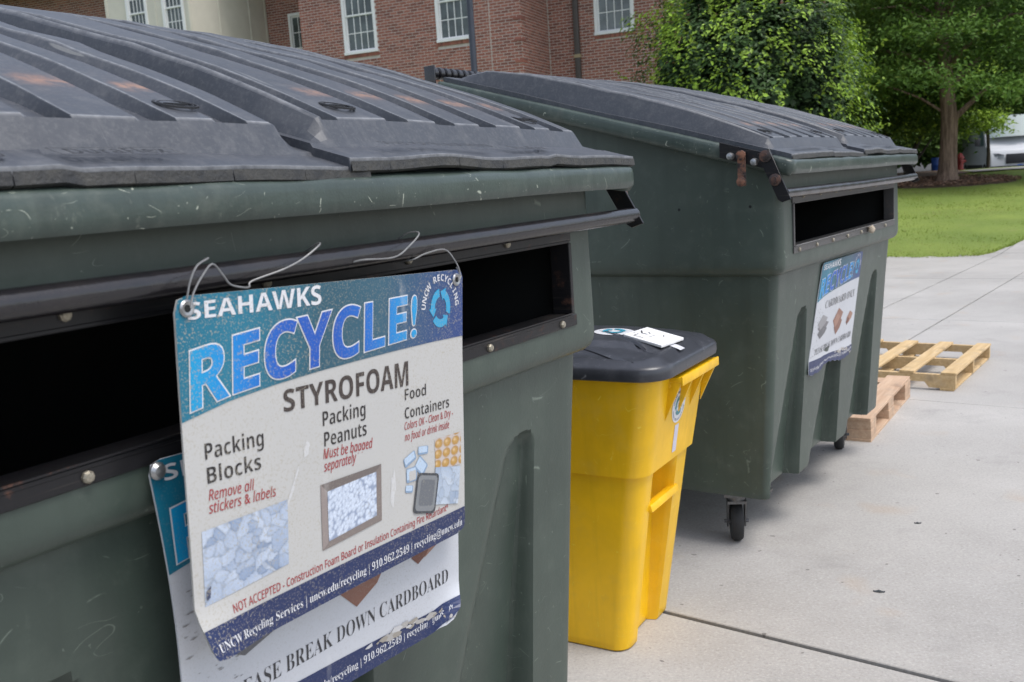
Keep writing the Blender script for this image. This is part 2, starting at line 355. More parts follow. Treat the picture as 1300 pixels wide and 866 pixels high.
def lawn():
    xs = list(np.linspace(-30, 4, 12)) + list(np.linspace(4.3, 14, 60)) + list(np.linspace(14.5, 24, 20)); N = 26
    mb = MB(); v = []
    for x in xs:
        y0 = lawn_edge(x) + .03 * noise.noise((x * 3, 0, 0)) + .02 * noise.noise((x * 14, 4, 0))
        for j in range(N):
            t = (j - 1) / (N - 2); t = max(t, 0); y = y0 + (33.2 - y0) * t ** 1.5
            z = hgt(y) + (.028 + .03 * noise.noise((x * .7, y * .7, 0)) + .012 * noise.noise((x * 5, y * 5, 0)) if j > 1 else (.012 if j == 1 else -.05))
            v.append((x, y if j else y - .005, z))
    mb.add(v, [(i * N + j, i * N + j + 1, (i + 1) * N + j + 1, (i + 1) * N + j) for i in range(len(xs) - 1) for j in range(N - 1)])
    tag(mb.build('lawn', M_grass, smooth=True), kind='structure')
    # grass blades
    n = 42000; x = rng.uniform(5.0, 16, n); y0 = np.interp(x, [a for a, b in LE], [b for a, b in LE]); y = y0 - .02 + rng.uniform(0, 1, n) ** 1.6 * 14
    h = rng.uniform(.018, .045, n); a = rng.uniform(0, 6.28, n); w = .008 + .0006 * (y - 15)
    z = np.array([hgt(q) for q in y]) + .01
    lean = rng.uniform(-.03, .03, (n, 2)); V = np.zeros((n, 3, 3))
    V[:, 0] = np.c_[x - np.cos(a) * w, y - np.sin(a) * w, z]; V[:, 1] = np.c_[x + np.cos(a) * w, y + np.sin(a) * w, z]; V[:, 2] = np.c_[x + lean[:, 0], y + lean[:, 1], z + h]
    nz = np.array([noise.noise((p * .5, q * .5, 3)) for p, q in zip(x, y)]); t = np.clip(.5 + nz + rng.normal(0, .2, n), 0, 1)[:, None]
    c = np.array([.15, .225, .028]) * (1 - t) + np.array([.26, .33, .055]) * t
    dry = rng.random(n) < .1 + .35 * (nz > .28); c[dry] = (.28, .26, .11)
    tag(raw_mesh('grass', V.reshape(-1, 3), 3, np.repeat(c, 3, 0), M_leaf), 'short green grass blades growing over the lawn beyond the pavement', 'grass', kind='stuff')
def raw_mesh(name, V, k, C, mat, parent=None):
    nf = len(V) // k; me = bpy.data.meshes.new(name)
    me.vertices.add(len(V)); me.vertices.foreach_set('co', np.asarray(V, np.float32).ravel())
    me.loops.add(len(V)); me.loops.foreach_set('vertex_index', np.arange(len(V), dtype=np.int32))
    me.polygons.add(nf); me.polygons.foreach_set('loop_start', np.arange(0, len(V), k, dtype=np.int32))
    try: me.polygons.foreach_set('loop_total', np.full(nf, k, np.int32))
    except Exception: pass
    me.update(calc_edges=True); me.validate()
    if C is not None:
        at = me.color_attributes.new('Col', 'FLOAT_COLOR', 'POINT'); at.data.foreach_set('color', np.c_[C, np.ones(len(C))].astype(np.float32).ravel())
    me.materials.append(mat); return link(bpy.data.objects.new(name, me), parent)
lawn()
def strip(name, pts, mat, dz=.03, kind='structure', **k):
    mb = MB(); v = []; n = len(pts[0])
    for row in pts:
        for x, y in row: v.append((x, y, hgt(y) + dz))
    mb.add(v, [(i * n + j, i * n + j + 1, (i + 1) * n + j + 1, (i + 1) * n + j) for i in range(len(pts) - 1) for j in range(n - 1)])
    return tag(mb.build(name, mat), kind=kind, **k)
strip('path', [[(15.0, 30.6), (15.1, 31.6)], [(20, 30.3), (20, 31.4)], [(34, 29.5), (34, 30.8)]], M_conc, .075)
strip('parking_lot', [[(x, y) for y in (33.2, 34.5, 36, 45, 58)] for x in (-20, 15, 30, 90)], M_asph, .012)
strip('planting_bed', [[(10.2, 29.3), (10.2, 30.6), (10, 33.2)], [(13.5, 29.6), (13.8, 31), (14, 33.2)], [(14.9, 30.6), (15.1, 31.5), (15.6, 33.2)]], M_soil, .06)

# ------------------------------------------------------------------ foliage
def leaf_cloud(name, P, N, size, col, mat, parent=None, asp=.5):
    n = len(P); N = N / np.linalg.norm(N, axis=1)[:, None]
    a = rng.normal(size=(n, 3)); U = np.cross(N, a); U /= np.linalg.norm(U, axis=1)[:, None]; Vv = np.cross(N, U)
    s = size[:, None]; tip = P + U * s; root = P - U * s; l = P + Vv * s * asp + N * s * .18; r = P - Vv * s * asp + N * s * .18
    T = np.stack([root, l, tip, root, tip, r], 1).reshape(-1, 3)
    return raw_mesh(name, T, 3, np.repeat(col, 6, 0), mat, parent)
def nz3(P, f, o=0.): return np.array([noise.noise((p[0] * f + o, p[1] * f, p[2] * f)) for p in P])

def holly():
    root = empty('holly_tree', (3.95, 15.3, 0), 0, 'dense glossy green broadleaf tree with lime tips behind the far dumpster lid', 'tree')
    n = 42000
    d = rng.normal(size=(n, 3)); d /= np.linalg.norm(d, axis=1)[:, None]; d[:, 2] = np.abs(d[:, 2]) * np.sign(rng.random(n) - .35)
    lump = 1 + .26 * nz3(d, 2.3) + .16 * nz3(d, 5.5, 7)
    rad = np.where(rng.random(n) < .7, rng.uniform(.88, 1.04, n), rng.uniform(.5, .9, n))
    ax = np.array([1.75, 1.6, 2.5]); P = d * ax * (lump * rad)[:, None] + np.array([0, 0, 2.55])
    P = P[P[:, 2] > .1]; n = len(P); dd = P - np.array([0, 0, 2.4]); rr = np.linalg.norm(dd / ax, axis=1)
    Nn = dd / ax ** 2 + rng.normal(0, .42, (n, 3)) * .5 + np.array([0, 0, .5])
    cl = nz3(P, 2.6, 5) + rng.normal(0, .16, n)
    tips = (cl > .04) & (rr > .86)
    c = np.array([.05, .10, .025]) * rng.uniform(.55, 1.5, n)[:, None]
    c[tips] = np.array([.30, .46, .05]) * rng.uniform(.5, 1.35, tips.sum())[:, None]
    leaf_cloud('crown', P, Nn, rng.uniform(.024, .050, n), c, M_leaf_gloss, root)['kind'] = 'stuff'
    m = 9000; d2 = rng.normal(size=(m, 3)); d2 /= np.linalg.norm(d2, axis=1)[:, None]; P2 = d2 * ax * rng.uniform(.35, .86, m)[:, None] + np.array([0, 0, 2.55])
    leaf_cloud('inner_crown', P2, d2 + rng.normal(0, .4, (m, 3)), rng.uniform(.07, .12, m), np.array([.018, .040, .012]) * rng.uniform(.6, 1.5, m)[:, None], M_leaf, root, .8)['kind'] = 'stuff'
    # sprigs poking out of the outline
    q = []; qn = []
    for _ in range(170):
        k = rng.integers(n); b = P[k] * 1.0; o = dd[k] / np.linalg.norm(dd[k]) + np.array([0, 0, .5])
        for j in range(9): q.append(b + o * .035 * j + rng.normal(0, .022, 3)); qn.append(rng.normal(size=3) + [0, 0, 1])
    q = np.array(q); c = np.array([.21, .31, .035]) * rng.uniform(.6, 1.3, len(q))[:, None]
    o = leaf_cloud('new_shoot', q, np.array(qn), rng.uniform(.03, .05, len(q)), c, M_leaf_gloss, root); o['kind'] = 'stuff'
    mb = MB(); mb.tube([(0, 0, -.1), (.05, 0, 1), (-.05, .05, 2.4), (0, 0, 4)], [.13, .11, .08, .03], 8)
    for k in range(9):
        a = k * 2.4; z = .5 + k * .35; mb.tube([(0, 0, z), (math.cos(a) * .6, math.sin(a) * .6, z + .5), (math.cos(a) * 1.2, math.sin(a) * 1.1, z + 1.0)], [.05, .035, .012], 6)
    mb.build('trunk', M_bark2, root, True)
holly()

def tree(name, loc, trunk, limbs, clumps, leaf, cols, label, bk=M_bark, tipcol=None, tipf=.0, per=140, spread=.5, flat=.5, group=None, seed=1, lmat=None):
    root = empty(name, loc, 0, label, 'tree', group)
    mb = MB(); mb.tube(trunk[0], trunk[1], 14)
    mb.build('trunk', bk, root, True, angle=60)
    mb = MB()
    for pts, r0, r1 in limbs:
        n = len(pts); mb.tube(pts, [r0 + (r1 - r0) * i / (n - 1) for i in range(n)], 7)
    if limbs: mb.build('branch', bk, root, True)
    C = np.array(clumps, float); n = len(C) * per
    cen = np.repeat(C, per, 0); off = rng.normal(size=(n, 3)) * np.array([spread, spread, spread * flat])
    P = cen + off; base = np.array(cols)
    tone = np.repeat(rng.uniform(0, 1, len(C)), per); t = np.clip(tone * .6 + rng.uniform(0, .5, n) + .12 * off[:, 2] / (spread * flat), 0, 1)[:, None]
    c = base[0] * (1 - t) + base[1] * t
    if tipcol is not None:
        k = rng.random(n) < tipf; c[k] = np.array(tipcol) * rng.uniform(.7, 1.2, k.sum())[:, None]
    Nn = rng.normal(0, .6, (n, 3)) + np.array([0, -.25, 1])
    leaf_cloud('crown', P, Nn, rng.uniform(.6, 1.3, n) * leaf, c, lmat or M_leaf, root, .42)['kind'] = 'stuff'
    return root

def crown_pts(n, r, z0, z1, rz=lambda t: 1, inner=.25, cx=0, cy=0):
    out = []
    while len(out) < n:
        z = random.uniform(z0, z1); t = (z - z0) / (z1 - z0); a = random.uniform(0, 6.283); q = r * rz(t) * math.sqrt(random.uniform(inner, 1))
        out.append((cx + q * math.cos(a), cy + q * math.sin(a), z))
    return out
# big tree with the mulch ring
limbs = []
for k in range(20):
    a = k * 2.4 + .3; z = 2.7 + k * .28; L = 3.3 - k * .06
    limbs.append(([(.02, 0, z), (math.cos(a) * L * .3, math.sin(a) * L * .3, z + .75), (math.cos(a) * L * .65, math.sin(a) * L * .65, z + 1.1), (math.cos(a) * L, math.sin(a) * L, z + 1.0)], .07 + .03 * random.random(), .012))
limbs.append(([(.1, 0, 1.75), (.5, -.1, 2.15), (1.0, -.2, 2.6), (1.7, -.3, 2.95), (2.5, -.3, 3.2)], .10, .02))
limbs.append(([(-.05, 0, 2.0), (-.7, .2, 2.5), (-1.3, .4, 2.8), (-2.2, .6, 3.2)], .045, .015))
big_clumps = crown_pts(380, 4.6, 2.25, 8.6, lambda t: 1.0 - .5 * t, .1) + [(x, y, 2.35 + .25 * abs(x) * random.random()) for x, y in zip(rng.uniform(1.4, 5.2, 70), rng.uniform(-2.2, 2, 70))]
tr = ([(-.02, 0, -.12), (0, 0, .05), (.02, 0, .35), (.04, 0, 1.0), (.06, 0, 1.8), (-.02, 0, 2.7), (-.12, .05, 4), (-.3, .1, 6), (-.25, .1, 9)], [.42, .34, .265, .235, .23, .20, .16, .11, .03])
tree('bald_cypress', (12.96, 28, hgt(28)), tr, limbs, big_clumps, .075, ((.04, .09, .018), (.15, .27, .045)),
     'large dark green tree with stout brown trunk standing in a mulch ring on the lawn', tipcol=(.14, .21, .03), tipf=.07, per=190, spread=.40, flat=.45)
def mulch():
    mb = MB(); v = [(12.96, 28, hgt(28) + .10)]; n = 40; R_ = 3
    for r in range(1, R_ + 1):
        for k in range(n):
            a = 6.283 * k / n; q = 2.0 * r / R_ * (1 + .06 * noise.noise((math.cos(a) * 2, math.sin(a) * 2, 5))); x = 12.96 + q * math.cos(a); y = 28 + q * .8 * math.sin(a)
            v.append((x, y, hgt(y) + (.10 if r < R_ else .02)))
    f = [(0, 1 + k, 1 + (k + 1) % n) for k in range(n)] + [(1 + r * n + k, 1 + r * n + n + k, 1 + r * n + n + (k + 1) % n, 1 + r * n + (k + 1) % n) for r in range(R_ - 1) for k in range(n)]
    mb.add(v, f); tag(mb.build('mulch_ring', M_soil, smooth=True), kind='structure')
    m = 2600; a = rng.uniform(0, 6.28, m); q = 2.0 * np.sqrt(rng.random(m)); x = 12.96 + q * np.cos(a); y = 28 + .8 * q * np.sin(a); z = np.array([hgt(t) for t in y]) + .08 + rng.uniform(0, .04, m)
    c = np.array([.24, .15, .105]) * rng.uniform(.4, 1.9, m)[:, None]
    tag(leaf_cloud('mulch_chips', np.c_[x, y, z], rng.normal(0, .4, (m, 3)) + [0, 0, 1], rng.uniform(.03, .07, m), c, M_leaf), 'brown bark chips heaped in a ring round the big tree trunk', 'mulch', kind='stuff')
mulch()
# bright low tree behind the trunk (left) and sapling in front of the van
tree('understory_tree', (13.3, 31.6, hgt(31.6)), ([(0, 0, -.1), (.1, 0, .6), (.5, 0, 1.3), (.9, 0, 2.2)], [.11, .09, .07, .03]),
     [([(0, 0, .1), (-.35, 0, .9), (-.9, .1, 1.8)], .07, .02), ([(.05, 0, .2), (.6, .1, .8), (1.1, .1, 1.5)], .06, .02)],
     crown_pts(95, 2.1, 1.25, 4.2, lambda t: 1 - .3 * t, .0), .085, ((.04, .085, .018), (.15, .25, .04)), 'low leaning tree with several stems just left of the big trunk', M_bark2, tipcol=(.34, .46, .06), tipf=.2, per=170, spread=.36)
tree('sapling', (16.93, 33.5, hgt(33.5)), ([(0, 0, -.1), (.02, 0, .6), (-.03, 0, 1.5), (0, 0, 2.6)], [.07, .06, .05, .02]),
     [([(0, 0, 1.2), (-.3, 0, 1.6), (-.8, 0, 1.8)], .03, .01)], crown_pts(60, 1.05, 1.4, 3.5, lambda t: 1 - .2 * t, .0, -.65), .09,
     ((.14, .24, .03), (.38, .54, .07)), 'slim young tree with bright green leaves standing in front of the white van', M_bark2, per=90, spread=.26)
tree('shade_tree', (10.4, 36, hgt(36)), ([(0, 0, -.1), (0, 0, 2), (0, 0, 5)], [.2, .17, .08]), [], crown_pts(150, 3.6, .9, 8.5, lambda t: 1 - .3 * t, .0), .12, ((.035, .075, .016), (.14, .23, .04)),
     'dark leafy tree filling the gap between the glossy tree and the big trunk', M_bark2, per=150, spread=.6)
tree('shade_tree', (17.3, 43.5, hgt(43)), ([(0, 0, -.1), (0, 0, 2), (0, 0, 5)], [.2, .17, .08]), [], crown_pts(170, 4.3, 1.5, 10, lambda t: 1 - .3 * t, .0), .14, ((.035, .075, .016), (.14, .23, .04)),
     'shadowy tree at the back, seen just right of the big trunk above the van side', M_bark2, per=150, spread=.7)
tree('shade_tree', (25.5, 45.5, hgt(45)), ([(0, 0, -.1), (0, 0, 2.4), (0, 0, 5)], [.22, .18, .08]), [], crown_pts(200, 5, 2.6, 11, lambda t: 1 - .3 * t, .0), .15, ((.035, .075, .016), (.14, .23, .04)),
     'dark tree at the back right corner behind the front of the white van', M_bark2, per=150, spread=.75)
def wood_mass():
    n = 30000; P = np.c_[rng.uniform(3, 75, n), rng.uniform(50, 60, n), 1.2 + rng.random(n) ** .85 * 16]
    P[:, 1] += 6 * nz3(P, .12)
    t = np.clip(.5 + nz3(P, .3) + rng.normal(0, .2, n), 0, 1)[:, None]
    c = np.array([.02, .048, .012]) * (1 - t) + np.array([.10, .17, .03]) * t
    tag(leaf_cloud('woodland', P, rng.normal(0, .6, (n, 3)) + [0, -.8, .6], rng.uniform(.35, .75, n), c, M_leaf, None, .6), 'dark mass of woodland closing the view beyond the parking lot', 'woodland', kind='stuff')
wood_mass()

# ------------------------------------------------------------------ building
def building():
    P0 = (2.06, 25.0, 0); root = empty('brick_building', P0, math.atan2(.407, -.913), 'red brick building with white sash windows and a cream panelled bay behind the dumpsters', 'building')
    TOP = 9.2
    wins = []   # plane spec: origin (x,y) , direction along, outward normal
    # walls: (x0,x1,y, facing +y)    y = toward the street
    planes = {
        'A': dict(o=(1.42, 0), d=(1, 0), L=6.78, holes=[(4.29, 5.36, 5.50, 7.6), (1.36, 2.43, 5.50, 7.6)]),
        'C': dict(o=(-5.2, -2.0), d=(1, 0), L=6.62, holes=[(5.2 - 1.04, 5.2 + .07, 5.46, 7.6)]),
        'Q': dict(o=(1.42, 0), d=(0, -1), L=2.0, holes=[]),
        'B': dict(o=(8.2, -2.0), d=(1, 0), L=2.62, holes=[(.75, 1.82, 5.2, 7.3)]),
        'E': dict(o=(14.0, -1.2), d=(1, 0), L=9, holes=[]),
        'Q2': dict(o=(8.2, -2.0), d=(0, 1), L=2.0, holes=[]),
    }
    ch, bl = .0762, .213
    mort = MB(); br = MB(); single = []
    for key, p in planes.items():
        ox, oy = p['o']; dx, dy = p['d']; nx, ny = (0, 1) if dx else ((-1, 0) if dy < 0 else (1, 0))
        P3 = lambda s, z, o, ox=ox, oy=oy, dx=dx, dy=dy, nx=nx, ny=ny: (ox + dx * s + nx * o, oy + dy * s + ny * o, z)
        xs = sorted({0, p['L']} | {h[0] for h in p['holes']} | {h[1] for h in p['holes']}); zs = sorted({-.5, TOP} | {h[2] for h in p['holes']} | {h[3] for h in p['holes']})
        for i in range(len(xs) - 1):
            for j in range(len(zs) - 1):
                cx, cz = (xs[i] + xs[i + 1]) / 2, (zs[j] + zs[j + 1]) / 2
                if any(h[0] < cx < h[1] and h[2] < cz < h[3] for h in p['holes']): continue
                mort.add([P3(xs[i], zs[j], 0), P3(xs[i + 1], zs[j], 0), P3(xs[i + 1], zs[j + 1], 0), P3(xs[i], zs[j + 1], 0)], [(0, 1, 2, 3)])
        nz = int(TOP / ch)
        for k in range(nz):
            z = k * ch; s = -bl * .5 * (k % 2) + (.0 if key != 'Q' else .05)
            while s < p['L']:
                a, b = max(s, 0), min(s + bl - .017, p['L']); segs = [(a, b)]
                for h in p['holes']:
                    if z + ch > h[2] - .1 and z < h[3]:
                        ns = []
                        for (u, w) in segs:
                            if w <= h[0] or u >= h[1]: ns.append((u, w)); continue
                            if u < h[0]: ns.append((u, h[0]))
                            if w > h[1]: ns.append((h[1], w))
                        segs = ns
                for (u, w) in segs:
                    if w - u < .03: continue
                    full = abs(w - u - (bl - .017)) < 1e-4
                    if key == 'A' and full and (5.0 < z < 6.75) and (1.0 < u < 1.4 - .19 or 2.45 < u < 4.1) and len(single) < 300: single.append((ox + u, oy, z)); continue
                    o = .004 + random.uniform(-.0012, .0012)
                    v = [P3(u, z, -.01), P3(w, z, -.01), P3(w, z + ch - .017, -.01), P3(u, z + ch - .017, -.01), P3(u, z, o), P3(w, z, o), P3(w, z + ch - .017, o), P3(u, z + ch - .017, o)]
                    br.add(v, [(4, 5, 6, 7), (0, 1, 5, 4), (1, 2, 6, 5), (2, 3, 7, 6), (3, 0, 4, 7)])
                s += bl
        for h in p['holes']:   # soldier course under the sill
            s = h[0] - .02
            while s < h[1]:
                v = [P3(s, h[2] - .1, -.01), P3(s + .058, h[2] - .1, -.01), P3(s + .058, h[2] - .002, -.01), P3(s, h[2] - .002, -.01), P3(s, h[2] - .1, .022), P3(s + .058, h[2] - .1, .022), P3(s + .058, h[2] - .002, .022), P3(s, h[2] - .002, .022)]
                br.add(v, [(4, 5, 6, 7), (0, 1, 5, 4), (1, 2, 6, 5), (2, 3, 7, 6), (3, 0, 4, 7)]); s += .0677
            wins.append((P3, h))
    mort.build('mortar_wall', M_mortar, root)
    bo = br.build('brickwork', M_brick, root); bo['kind'] = 'stuff'
    b1 = MB().box(0, bl - .017, -.01, .0045, 0, ch - .017).build('brick', M_brick, root); b1.location = single[0]
    for q in single[1:]:
        c = b1.copy(); COL.objects.link(c); c.parent = root; c.location = q; c.location.y += random.uniform(-.0012, .0012)
    # quoin bands on the return corner
    qb = MB()
    for k in range(8):
        z = 4.2 + k * .54; qb.box(1.405, 1.62, -.3, .022, z, z + .055)
    qb.build('quoin_band', M_brick, root)
    MB().box(.96, 1.4, -1.95, -1.99, 0, .01)
    cj = MB(); cj.box(2.28, 2.30, .002, .0115, 0, TOP); cj.box(1.40, 1.425, -1.99, -1.975, 0, TOP); cj.build('control_joint', M_mortar, root)
    # cream bay: front y=1.5 from x 10.8 to 13.8, return at x=10.8
    X0, X1, YF = 10.82, 13.95, 1.5
    cb = MB(); holes = [(11.02, 11.80, 6.35, 8.1), (12.36, 13.14, 6.35, 8.1)]
    xs = [X0] + [q for h in holes for q in h[:2]] + [X1]; zs = [-.5, 6.35, 8.1, TOP]
    for i in range(len(xs) - 1):
        for j in range(3):
            if j == 1 and i in (1, 3): continue
            cb.add([(xs[i], YF, zs[j]), (xs[i + 1], YF, zs[j]), (xs[i + 1], YF, zs[j + 1]), (xs[i], YF, zs[j + 1])], [(0, 1, 2, 3)])
    cb.add([(X0, YF, -.5), (X0, -2, -.5), (X0, -2, TOP), (X0, YF, TOP)], [(0, 1, 2, 3)]); cb.add([(X1, YF, -.5), (X1, -2, -.5), (X1, -2, TOP), (X1, YF, TOP)], [(0, 1, 2, 3)])
    cb.build('cream_wall', M_cream, root)
    bt = MB()
    for y in (1.44, .25, -1.15, -1.93): bt.box(X0 - .018, X0 + .0, y - .03, y + .03, 0, TOP)
    for x in (X0 + .06, 12.08, X1 - .06): bt.box(x - .04, x + .04, YF, YF + .018, 0, TOP)
    bt.build('panel_batten', M_cream, root)
    Pc = lambda s, z, o: (s, YF + o, z)
    for h in holes: wins.append((Pc, h))
    # windows
    for idx, (P3, h) in enumerate(wins):
        x0, x1, z0, z1 = h; fr = MB(); T = .085
        def bx(mb, a, b, c, d, o0, o1):
            v = [P3(s, z, o) for s in (a, b) for o in (o0, o1) for z in (c, d)]
            mb.add(v, [(0, 1, 3, 2), (4, 6, 7, 5), (0, 4, 5, 1), (2, 3, 7, 6), (0, 2, 6, 4), (1, 5, 7, 3)])
        bx(fr, x0, x0 + T, z0 + .07, z1 - T, -.06, .03); bx(fr, x1 - T, x1, z0 + .07, z1 - T, -.06, .03); bx(fr, x0, x1, z1 - T, z1, -.06, .032)
        w = fr.build('window', M_trim, root)
        sl_ = MB(); bx(sl_, x0 - .01, x1 + .01, z0, z0 + .07, -.06, .05); sl_.build('sill', M_trim, w)
        sa = MB(); a0, a1, b0, b1 = x0 + T, x1 - T, z0 + .07, z1 - T; mid = (b0 + b1) / 2; ox = 0
        for (c0, c1, oo) in ((b0, mid + .02, -.045), (mid - .02, b1, -.02)):
            bx(sa, a0, a1, c0, c0 + .045, oo - .02, oo + .003); bx(sa, a0, a1, c1 - .045, c1, oo - .02, oo + .003)
            bx(sa, a0, a0 + .04, c0 + .045, c1 - .045, oo - .02, oo + .002); bx(sa, a1 - .04, a1, c0 + .045, c1 - .045, oo - .02, oo + .002)
            gx = (a1 - a0 - .08) / 4
            for k in (1, 2, 3): bx(sa, a0 + .04 + gx * k - .011, a0 + .04 + gx * k + .011, c0 + .045, c1 - .045, oo - .018, oo)
            mz = (c0 + c1) / 2; bx(sa, a0 + .04, a1 - .04, mz - .011, mz + .011, oo - .017, oo - .001)
            for k in range(4):
                for (e0, e1) in ((c0 + .045, mz - .011), (mz + .011, c1 - .045)):
                    pn = MB(); o_ = oo - .012 + random.uniform(-.0015, .0015)
                    pn.add([P3(a0 + .04 + gx * k, e0, o_), P3(a0 + .04 + gx * (k + 1), e0, o_ + random.uniform(-.001, .001)), P3(a0 + .04 + gx * (k + 1), e1, o_), P3(a0 + .04 + gx * k, e1, o_)], [(0, 1, 2, 3)])
                    pn.build('pane', M_glass2 if idx == 2 else M_glass, w)
        sa.build('sash', M_trim, w)
    # downspout with strap
    dsx = -.0 + .58
    MB().box(dsx - .075, dsx + .075, -1.99, -1.88, 0, TOP).build('downspout', M_pipe, root, bevel=.015)
    MB().box(dsx - .09, dsx + .09, -1.992, -1.87, 4.93, 5.02).build('downspout_strap', M_tan, root)
    rf = MB(); rf.box(-5.6, 23, -10, .5, TOP, TOP + .35); rf.prism([(-5.6, TOP + .35), (23, TOP + .35), (20, TOP + 3.2), (-2, TOP + 3.2)], -9.5, .4); rf.build('roof', M_roof, root)
    MB().box(-5.2, 23, -10, -9.9, 0, TOP).build('rear_wall', M_mortar, root)
    MB().box(-5.22, -5.2, -9.9, -2.0, 0, TOP).build('end_wall', M_brick, root)
building()
def post():
    t = empty('lamp_post', (-.30, 15.05, 0), 0, 'slim dark post rising in front of the brick wall, between two windows', 'lamp post')
    MB().tube([(0, 0, 0), (0, 0, .5), (0, 0, .55), (.0, 0, 5.2)], [.09, .085, .052, .048], 16).build('shaft', M_post, t, True)
    MB().lathe((0, 0, 5.2), (0, 0, 1), [(.05, 0), (.16, .05), (.2, .5), (.22, .52), (.1, .62), (.02, .7)], 16).build('lantern', M_post, t, True)
post()

# ------------------------------------------------------------------ sign printing
SANSB = (0x1D5D4, 0x1D5EE, 0x1D7EC); SERB = (0x1D400, 0x1D41A, 0x1D7CE); SANI = (0x1D608, 0x1D622, 0x1D7E2); SANS = (0x1D5A0, 0x1D5BA, 0x1D7E2); SERI = (0x1D468, 0x1D482, 0x1D7CE)
def conv(t, f):
    if f is None: return t
    return ''.join(chr(f[0] + ord(c) - 65) if 'A' <= c <= 'Z' else chr(f[1] + ord(c) - 97) if 'a' <= c <= 'z' else chr(f[2] + ord(c) - 48) if c.isdigit() else c for c in t)
_tc = {}
def glyphs(t, font, off=0, sp=1.0):
    k = (t, font, off, sp)
    if k not in _tc:
        c = bpy.data.curves.new('t', 'FONT'); c.body = conv(t, font); c.resolution_u = 3; c.offset = off; c.space_character = sp; c.fill_mode = 'FRONT'
        o = bpy.data.objects.new('t', c); COL.objects.link(o); dg = bpy.context.evaluated_depsgraph_get(); dg.update()
        me = bpy.data.meshes.new_from_object(o.evaluated_get(dg))
        vs = [v.co.copy() for v in me.vertices]; fs = [tuple(p.vertices) for p in me.polygons]
        bpy.data.objects.remove(o); bpy.data.curves.remove(c); bpy.data.meshes.remove(me); _tc[k] = (vs, fs)
    return _tc[k]
class Board:
    """A bent rectangular board: sign coordinates a (right) and b (down) in metres to local x,y,z."""
    def __init__(s, cor, w, h, wob=.002, r=.02, warp=None, ex=0):
        s.ex = ex
        s.c = [Vector(q) for q in cor]; s.w, s.h, s.wob, s.r, s.warp = w, h, wob, r, warp
    def hb(s, a): return s.h + s.ex * (1 - a / s.w)
    def __call__(s, a, b, lay=0):
        w, h, r = s.w, s.hb(a), s.r
        for ca, cb, sa, sb in ((r, r, -1, -1), (w - r, r, 1, -1), (w - r, h - r, 1, 1), (r, h - r, -1, 1)):
            if (a - ca) * sa > 0 and (b - cb) * sb > 0:
                q = math.hypot(a - ca, b - cb)
                if q > r: a, b = ca + (a - ca) * r / q, cb + (b - cb) * r / q
        u, v = a / w, b / s.h; c = s.c
        p = (c[0] * (1 - u) + c[1] * u) * (1 - v) + (c[3] * (1 - u) + c[2] * u) * v
        p = p.copy(); p.y += s.wob * math.sin(u * 7 + 1) * math.sin(v * 5 + .5)
        if s.warp: p = s.warp(u, v, p)
        p.y -= .0007 * lay; return p
def grid(mb, bd, a0, a1, b0, b1, lay, col, na=24, nb=14):
    f0 = b0 if callable(b0) else (lambda a: b0); f1 = b1 if callable(b1) else (lambda a: b1)
    vs = []; cs = []
    for i in range(na + 1):
        a = a0 + (a1 - a0) * i / na
        for j in range(nb + 1):
            b = f0(a) + (f1(a) - f0(a)) * j / nb; vs.append(bd(a, b, lay)); cs.append(col(a, b) if callable(col) else col)
    B = len(mb.v); n = nb + 1
    mb.v += [tuple(v) for v in vs]; mb.c += cs; mb.f += [(B + i * n + j, B + i * n + j + 1, B + (i + 1) * n + j + 1, B + (i + 1) * n + j) for i in range(na) for j in range(nb)]
def poly(mb, bd, pts, lay, col, tone=0):
    cs = col if not callable(col) else None
    B = len(mb.v); mb.v += [tuple(bd(a, b, lay)) for a, b in pts]
    if tone: mb.c += [tuple(x * (1 + tone * (((i * 7 + B) % 5) / 2 - 1)) for x in col) for i in range(len(pts))]
    else: mb.c += [col] * len(pts)
    mb.f.append(tuple(range(B, B + len(pts))))
def text(mb, bd, t, a0, a1, b0, cap, col, font=SANSB, off=0, lay=2, shear=0, top=None, fitw=True):
    vs, fs = glyphs(t, font, off)
    if not vs: return
    x0, x1 = min(v.x for v in vs), max(v.x for v in vs); B = len(mb.v); CH = .71
    bf = b0 if callable(b0) else ((lambda a: b0) if not hasattr(b0, '__len__') else (lambda a: b0[0] + (b0[1] - b0[0]) * (a - a0) / (a1 - a0)))
    cf = cap if callable(cap) else ((lambda a: cap) if not hasattr(cap, '__len__') else (lambda a: cap[0] + (cap[1] - cap[0]) * (a - a0) / (a1 - a0)))
    for v in vs:
        a = a0 + (a1 - a0) * (v.x - x0) / (x1 - x0); b = bf(a) - v.y / CH * cf(a); aa = a + shear * v.y
        mb.v.append(tuple(bd(aa, b, lay))); mb.c.append(col(aa, b) if callable(col) else col)
    mb.f += [tuple(i + B for i in f) for f in fs]
def backing(bd, mat, name, parent, col, na=30, nb=24):
    mb = MB(); mb.c = []
    grid(mb, bd, 0, bd.w, 0, bd.hb, 0, col, na, nb)
    B = len(mb.v); n = len(mb.v); mb.v += [(x, y + .003, z) for x, y, z in mb.v[:n]]; mb.c += mb.c[:n]
    fs = list(mb.f); mb.f += [tuple(i + n for i in reversed(f)) for f in fs]
    N = nb + 1; edge = [i * N for i in range(na)] + [na * N + j for j in range(nb)] + [i * N + nb for i in range(na, 0, -1)] + [j for j in range(nb, 0, -1)]
    for k in range(len(edge)): a, b = edge[k], edge[(k + 1) % len(edge)]; mb.f.append((a, b, b + n, a + n))
    o = mb.build(name, mat, parent, True, angle=50); return o
def lerp3(x, xs, cs): return tuple(float(np.interp(x, xs, [c[i] for c in cs])) for i in range(3))
TEAL, MIDT, NAVY = (.006, .14, .22), (.02, .085, .125), (.014, .055, .14)
